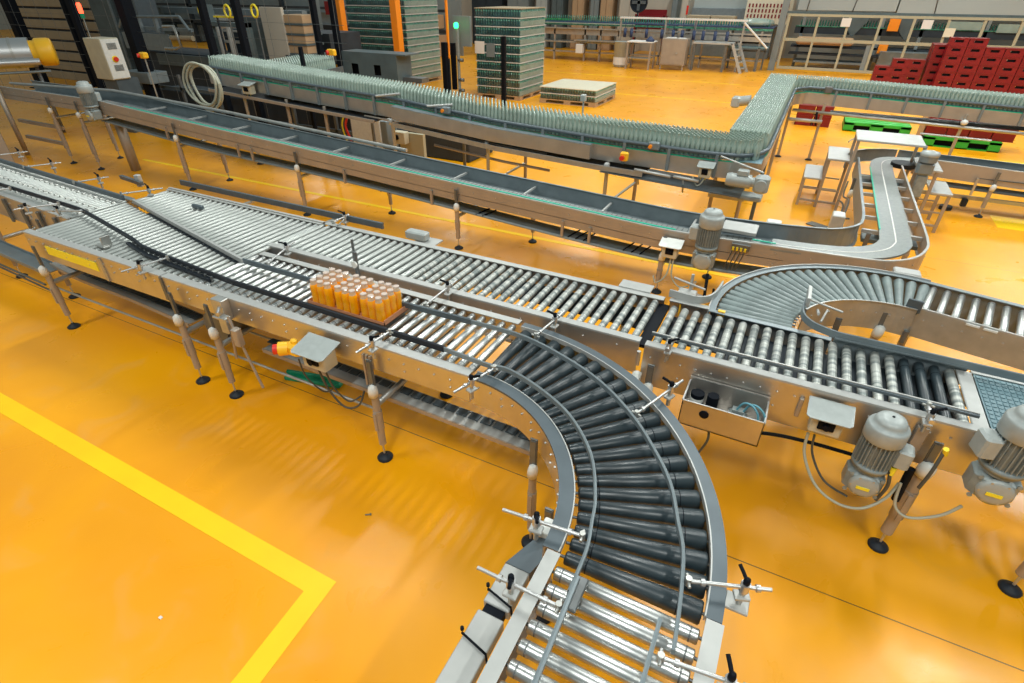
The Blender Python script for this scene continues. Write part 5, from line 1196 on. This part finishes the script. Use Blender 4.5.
for q in (-8.4, -8.1, -7.4, -6.7, -6.2, -5.8, -5.3, -4.9, -4.4, -3.9): mb.cyl((q, 27.7, 1.15), (q, 27.7, 1.5), .07, n=8); mb.cyl((q, 27.7, 1.5), (q, 27.7, 1.88), .015, n=6)
parts('hanging_tool', mb, rs, 'navy'); part('diagonal_bar', MB().cyl((-3.3, 27.6, 1.85), (-2.2, 27.6, .95), .04, n=8, m='paper'), rs, 'paper')
sc = thing('steel_cabinet', 'brown-grey stainless cabinet standing on the far floor beside the stairs', 'cabinet', (-5.8, 27.2, 0))
part('body', MB().box(-6.45, -5.38, 26.9, 27.6, .18, 1.22, c=.015), sc, 'steel_tan'); part('door', MB().box(-6.40, -5.43, 26.88, 26.9, .24, 1.17), sc, 'steel_tan'); part('handle', MB().cyl((-5.75, 26.88, .66), (-5.75, 26.85, .66), .035, n=10), sc, 'chrome')
for q in (-6.4, -5.43): part('leg', MB().box(q-.03, q+.03, 26.95, 27.0, 0, .18), sc, 'steel_tan')
part('papers', MB().box(-6.3, -5.9, 27, 27.3, 1.22, 1.25).box(-5.8, -5.5, 27, 27.3, 1.22, 1.24), sc, 'paper')
wt = thing('work_table', 'light steel work table with papers left of the stainless cabinet', 'table', (-7.2, 26.6, 0))
part('table_top', MB().box(-7.85, -6.72, 26.3, 27.2, 1.05, 1.09), wt, 'paper'); part('shelf', MB().box(-7.75, -6.82, 26.4, 27.1, .42, .45), wt, 'steel')
for q, r_ in ((-7.8, 26.35), (-6.78, 26.35), (-7.8, 27.15), (-6.78, 27.15)): part('leg', MB().box(q-.035, q+.035, r_-.035, r_+.035, 0, 1.05), wt, 'steel_tan')
single('blue_cloth', MB().lathe((-6.9, 26.6, 1.09), [(.16, 0), (.2, .05), (.12, .12), (.04, .2)], n=10), 'navy', 'crumpled blue cloth on the light work table', 'cloth')
single('waste_bin', MB().lathe((-8.25, 27.0, 0), [(.28, 0), (.32, .05), (.36, 1.0), (.38, 1.02)], n=18).cyl((-8.25, 27, .1), (-8.25, 27, .4), .345, n=14, m='paper'), 'motor_light', 'translucent plastic bin beside the light work table', 'bin')
ss = thing('access_stairs', 'steel platform with a short stair right of the stainless cabinet', 'stairs', (-3.6, 27.6, 0))
part('deck', MB().box(-5.2, -3.55, 27.2, 28.1, 1.04, 1.10), ss, 'steel_light')
parts('stringer', MB().add([(-3.62, 27.2, 1.10), (-3.5, 27.2, 1.10), (-2.95, 27.2, 0), (-3.08, 27.2, 0), (-3.62, 27.26, 1.10), (-3.5, 27.26, 1.10), (-2.95, 27.26, 0), (-3.08, 27.26, 0)], [(0, 3, 2, 1), (4, 5, 6, 7), (0, 1, 5, 4), (0, 4, 7, 3), (1, 2, 6, 5)]).add([(-3.45, 27.9, 1.10), (-3.33, 27.9, 1.10), (-2.78, 27.9, 0), (-2.9, 27.9, 0), (-3.45, 27.96, 1.10), (-3.33, 27.96, 1.10), (-2.78, 27.96, 0), (-2.9, 27.96, 0)], [(0, 3, 2, 1), (4, 5, 6, 7), (0, 1, 5, 4), (0, 4, 7, 3), (1, 2, 6, 5)]), ss, 'steel_light')
for k in range(4): part('tread', MB().box(-3.5+k*.13, -3.3+k*.13, 27.26, 27.9, .85-k*.23, .88-k*.23), ss, 'steel')
for q in (-5.1, -3.8): part('leg', MB().box(q-.05, q+.05, 27.25, 27.35, 0, 1.04), ss, 'dark_steel')
fn = thing('floor_fan', 'dark round floor fan standing by the far wall', 'fan', (-8.8, 31, 0))
part('cage', MB().tube([(-8.85+.42*math.cos(2*PI*i/24), 31, 2.45+.42*math.sin(2*PI*i/24)) for i in range(25)], .03, 6).cyl((-8.85, 31.05, 2.45), (-8.85, 31.1, 2.45), .41, n=24), fn, 'black_soft')
part('blades', MB().box(-9.2, -8.5, 30.97, 31.0, 2.38, 2.52).box(-8.92, -8.78, 30.97, 31.0, 2.1, 2.8), fn, 'dark_steel'); part('stand', MB().cyl((-8.85, 31, 0), (-8.85, 31, 2.05), .04, n=8).cyl((-8.85, 31, 0), (-8.85, 31, .04), .35, n=14), fn, 'black_soft')
# things along the back wall
k_ = 0
for (x0, x1, z1, c_, lab) in ((-17.8, -16.4, 3.5, 'panel_grey', 'wide dark grey'), (-15.9, -15.2, 3.5, 'wall_grey', 'pale grey'), (-14.9, -14.2, 3.5, 'machine_grey', 'mid grey'), (-13.6, -12.9, 3.5, 'card', 'brown open'),
                              (-12.5, -12.0, 3.5, 'panel_grey', 'narrow dark grey'), (-11.9, -11.2, 3.5, 'card', 'plain brown'), (-10.8, -9.6, 3.5, 'wall_beige', 'beige double-door'), (-7.9, -7.6, 3.5, 'panel_grey', 'thin dark'), (-20.3, -18.2, 3.5, 'machine_blue', 'dark blue-grey')):
    t = thing('wall_cabinet', '%s tall cabinet against the far wall' % lab, 'cabinet', ((x0+x1)/2, 34.4, 0)); part('body', MB().box(x0, x1, 34, 34.9, 0, z1, c=.02), t, c_)
    part('door', MB().box(x0+.06, (x0+x1)/2-.02, 33.97, 34, .1, z1-.1), t, c_); part('door', MB().box((x0+x1)/2+.02, x1-.06, 33.97, 34, .1, z1-.1), t, c_)
t = thing('red_rack', 'red shelf rack behind the floor fan', 'rack', (-8.6, 33, 0)); parts('shelf', MB().box(-9.5, -7.9, 32.8, 33.4, 1.75, 1.82).box(-9.5, -7.9, 32.8, 33.4, 1.45, 1.52), t, 'red_crate'); parts('post', MB().box(-9.5, -9.4, 32.8, 32.9, 0, 1.9).box(-8.0, -7.9, 32.8, 32.9, 0, 1.9), t, 'red_crate'); part('back', MB().box(-9.45, -7.95, 33.3, 33.35, 1.2, 2.1), t, 'red_crate')
t = thing('wall_pillar', 'thin pillar striped red and white before the far wall', 'pillar', (-7.0, 33.6, 0)); part('shaft', MB().box(-7.25, -6.95, 33.5, 33.8, 0, 3), t, 'wall_beige'); part('red_band', MB().box(-7.0, -6.9, 33.48, 33.5, 1.9, 2.3), t, 'red')
single('grey_wall_panel', MB().box(-6.8, -2.6, 33.9, 34.2, 0, 2.2, c=.01), 'bluegrey_light', 'large blue-grey panel standing at the far wall', 'panel')
single('grey_wall_panel', MB().box(-6.8, -2.6, 34.2, 34.4, 0, 3.5, c=.01), 'wall_grey', 'pale upper panel above the blue-grey one at the far wall', 'panel')
for q, lab in ((-5.9, 'left'), (-4.75, 'right')): single('cardboard_box', MB().box(q-.55, q+.55, 31.2, 31.9, 1.5, 1.95, c=.01), 'card_pale', '%s pale cardboard box on the far conveyor line' % lab, 'box')
t = thing('side_table', 'dark stand holding the two pale cardboard boxes', 'stand', (-5.3, 31.5, 0)); part('top', MB().box(-6.5, -4.1, 31.1, 32, 1.45, 1.5), t, 'dark_steel'); parts('leg', MB().box(-6.4, -6.3, 31.2, 31.3, 0, 1.45).box(-4.3, -4.2, 31.2, 31.3, 0, 1.45).box(-6.4, -6.3, 31.8, 31.9, 0, 1.45).box(-4.3, -4.2, 31.8, 31.9, 0, 1.45), t, 'dark_steel')
t = thing('poster_board', 'pinkish printed board beside the safety fence', 'board', (-2.9, 33, 0)); part('board', MB().box(-4.0, -1.9, 32.9, 33, 1.6, 3.2), t, 'lid_pale'); pm = MB()
for i in range(12):
    for j in range(3): pm.box(-3.9+i*.16, -3.83+i*.16, 32.88, 32.9, 1.85+j*.22, 2.0+j*.22)
parts('printed_block', pm, t, 'red_crate'); parts('leg', MB().box(-3.9, -3.8, 32.9, 33, 0, 1.6).box(-2.1, -2.0, 32.9, 33, 0, 1.6), t, 'steel')
single('green_bags', MB().lathe((-3.0, 29.4, 1.66), [(.5, 0), (.75, .1), (.7, .22), (.3, .3)], n=12), 'bottle_glass', 'pale green wrapped bundle on the conveyor left of the fence', 'bundle')
t = thing('far_machine', 'dark framed labelling machine left of the safety fence', 'machine', (-2.9, 28, 0))
part('frame', MB().box(-3.9, -2.3, 28.9, 29.3, 1.0, 1.05).box(-3.9, -2.3, 28.9, 29.3, .7, .75), t, 'dark_steel'); part('motor_bank', MB().box(-3.5, -2.4, 28.6, 28.9, 1.05, 1.35, c=.03), t, 'black_soft'); part('belt', MB().box(-3.9, -2.2, 28.2, 28.6, .88, .95), t, 'belt_blue'); parts('leg', MB().box(-3.85, -3.78, 28.9, 29, 0, 1).box(-2.4, -2.33, 28.9, 29, 0, 1).box(-2.6, -2.5, 28.2, 28.3, 0, .9), t, 'dark_steel')
single('small_bin', MB().box(-10.9, -10.55, 28.0, 28.3, .35, .75, c=.02), 'paper', 'small white box hanging under the far conveyor', 'box')
# distant rows behind the left machinery
t = thing('storage_rack', 'tall dark storage rack with stacked goods far behind the left machines', 'rack', (-26, 26, 0))
for q in range(-44, -16, 4): part('upright', MB().box(q-.1, q+.1, 25.9, 26.1, 0, 5), t, 'machine_blue')
parts('beam', MB().box(-46, -17, 25.9, 26.1, 1.1, 1.25).box(-46, -17, 25.9, 26.1, 2.0, 2.12).box(-46, -17, 25.9, 26.1, 2.9, 3.0), t, 'machine_blue'); part('back_panel', MB().box(-46, -17, 27.4, 27.5, 0, 5), t, 'panel_grey')
for i, q in enumerate(range(-44, -18, 3)): parts('goods', MB().box(q, q+2.2, 26.2, 27.3, .05, .95).box(q+.1, q+2.0, 26.2, 27.3, 1.25, 1.85), t, ('card', 'machine_grey', 'bluegrey_light', 'paper')[i % 4])
t = thing('tall_machine', 'dark tall machine frames between the brown boxes and the widest bottle stack', 'machine', (-17, 21, 0))
for q in (-20.5, -19.3, -18.2, -17.0): part('upright', MB().box(q-.08, q+.08, 20.9, 21.1, 0, 5), t, 'panel_grey')
part('body', MB().box(-20.5, -17, 21.2, 22, 0, 1.6).box(-19, -17.4, 21.2, 22, 1.9, 2.4), t, 'machine_blue'); part('red_sign', MB().box(-19.9, -19.5, 20.85, 20.9, 2.0, 2.5), t, 'red_crate'); part('white_sheet', MB().box(-18.0, -17.4, 20.8, 20.88, 1.5, 1.9), t, 'paper')

# ------------------------------------------------------------------ camera
cam = bpy.data.cameras.new('camera'); co = link(bpy.data.objects.new('camera', cam)); S.camera = co
cam.sensor_width = 36; cam.lens = 539.16/1024*36; cam.clip_end = 200; cam.clip_start = .05
pit, rol, yaw = math.radians(33.22), math.radians(.316), math.radians(-27.04)
Fv = Vector((math.sin(yaw)*math.cos(pit), math.cos(yaw)*math.cos(pit), -math.sin(pit)))
Rt = Vector((math.cos(yaw), -math.sin(yaw), 0)); U = Rt.cross(Fv)
r = Rt*math.cos(rol)+U*math.sin(rol); u = -Rt*math.sin(rol)+U*math.cos(rol)
co.matrix_world = Matrix(((r.x, u.x, -Fv.x, 0), (r.y, u.y, -Fv.y, 0), (r.z, u.z, -Fv.z, 3.0), (0, 0, 0, 1)))

# ------------------------------------------------------------------ light: rows of high-bay fittings and an added even world fill
def lamp(x, y, z, sx, sy, e, col=(.97, 1, .96)):
    l = bpy.data.lights.new('ceiling_light', 'AREA'); l.shape = 'RECTANGLE'; l.size = sx; l.size_y = sy; l.energy = e; l.color = col
    o = link(bpy.data.objects.new('ceiling_light', l)); o.location = (x, y, z)
for (x, y) in ((-7, -2.0), (-.5, -2.0), (5, -2.0), (-7, 7.5), (-.5, 7.5), (5, 7.5), (-8, 15), (1, 15), (8, 15), (-8, 23), (1, 23), (8, 23), (-24, 22), (-17, 26), (-6, 31), (4, 31)):
    lamp(x, y, 8.5, .4, 3.0, 270 if y < 12 else (360 if x > -5 else 210))
w = bpy.data.worlds.new('world'); S.world = w; w.use_nodes = True
w.node_tree.nodes['Background'].inputs[0].default_value = (.76, .93, .95, 1); w.node_tree.nodes['Background'].inputs[1].default_value = .24

S.view_settings.view_transform = 'Standard'; S.view_settings.look = 'None'; S.view_settings.gamma = 1; S.view_settings.use_curve_mapping = False
S.view_settings.exposure = 0.22
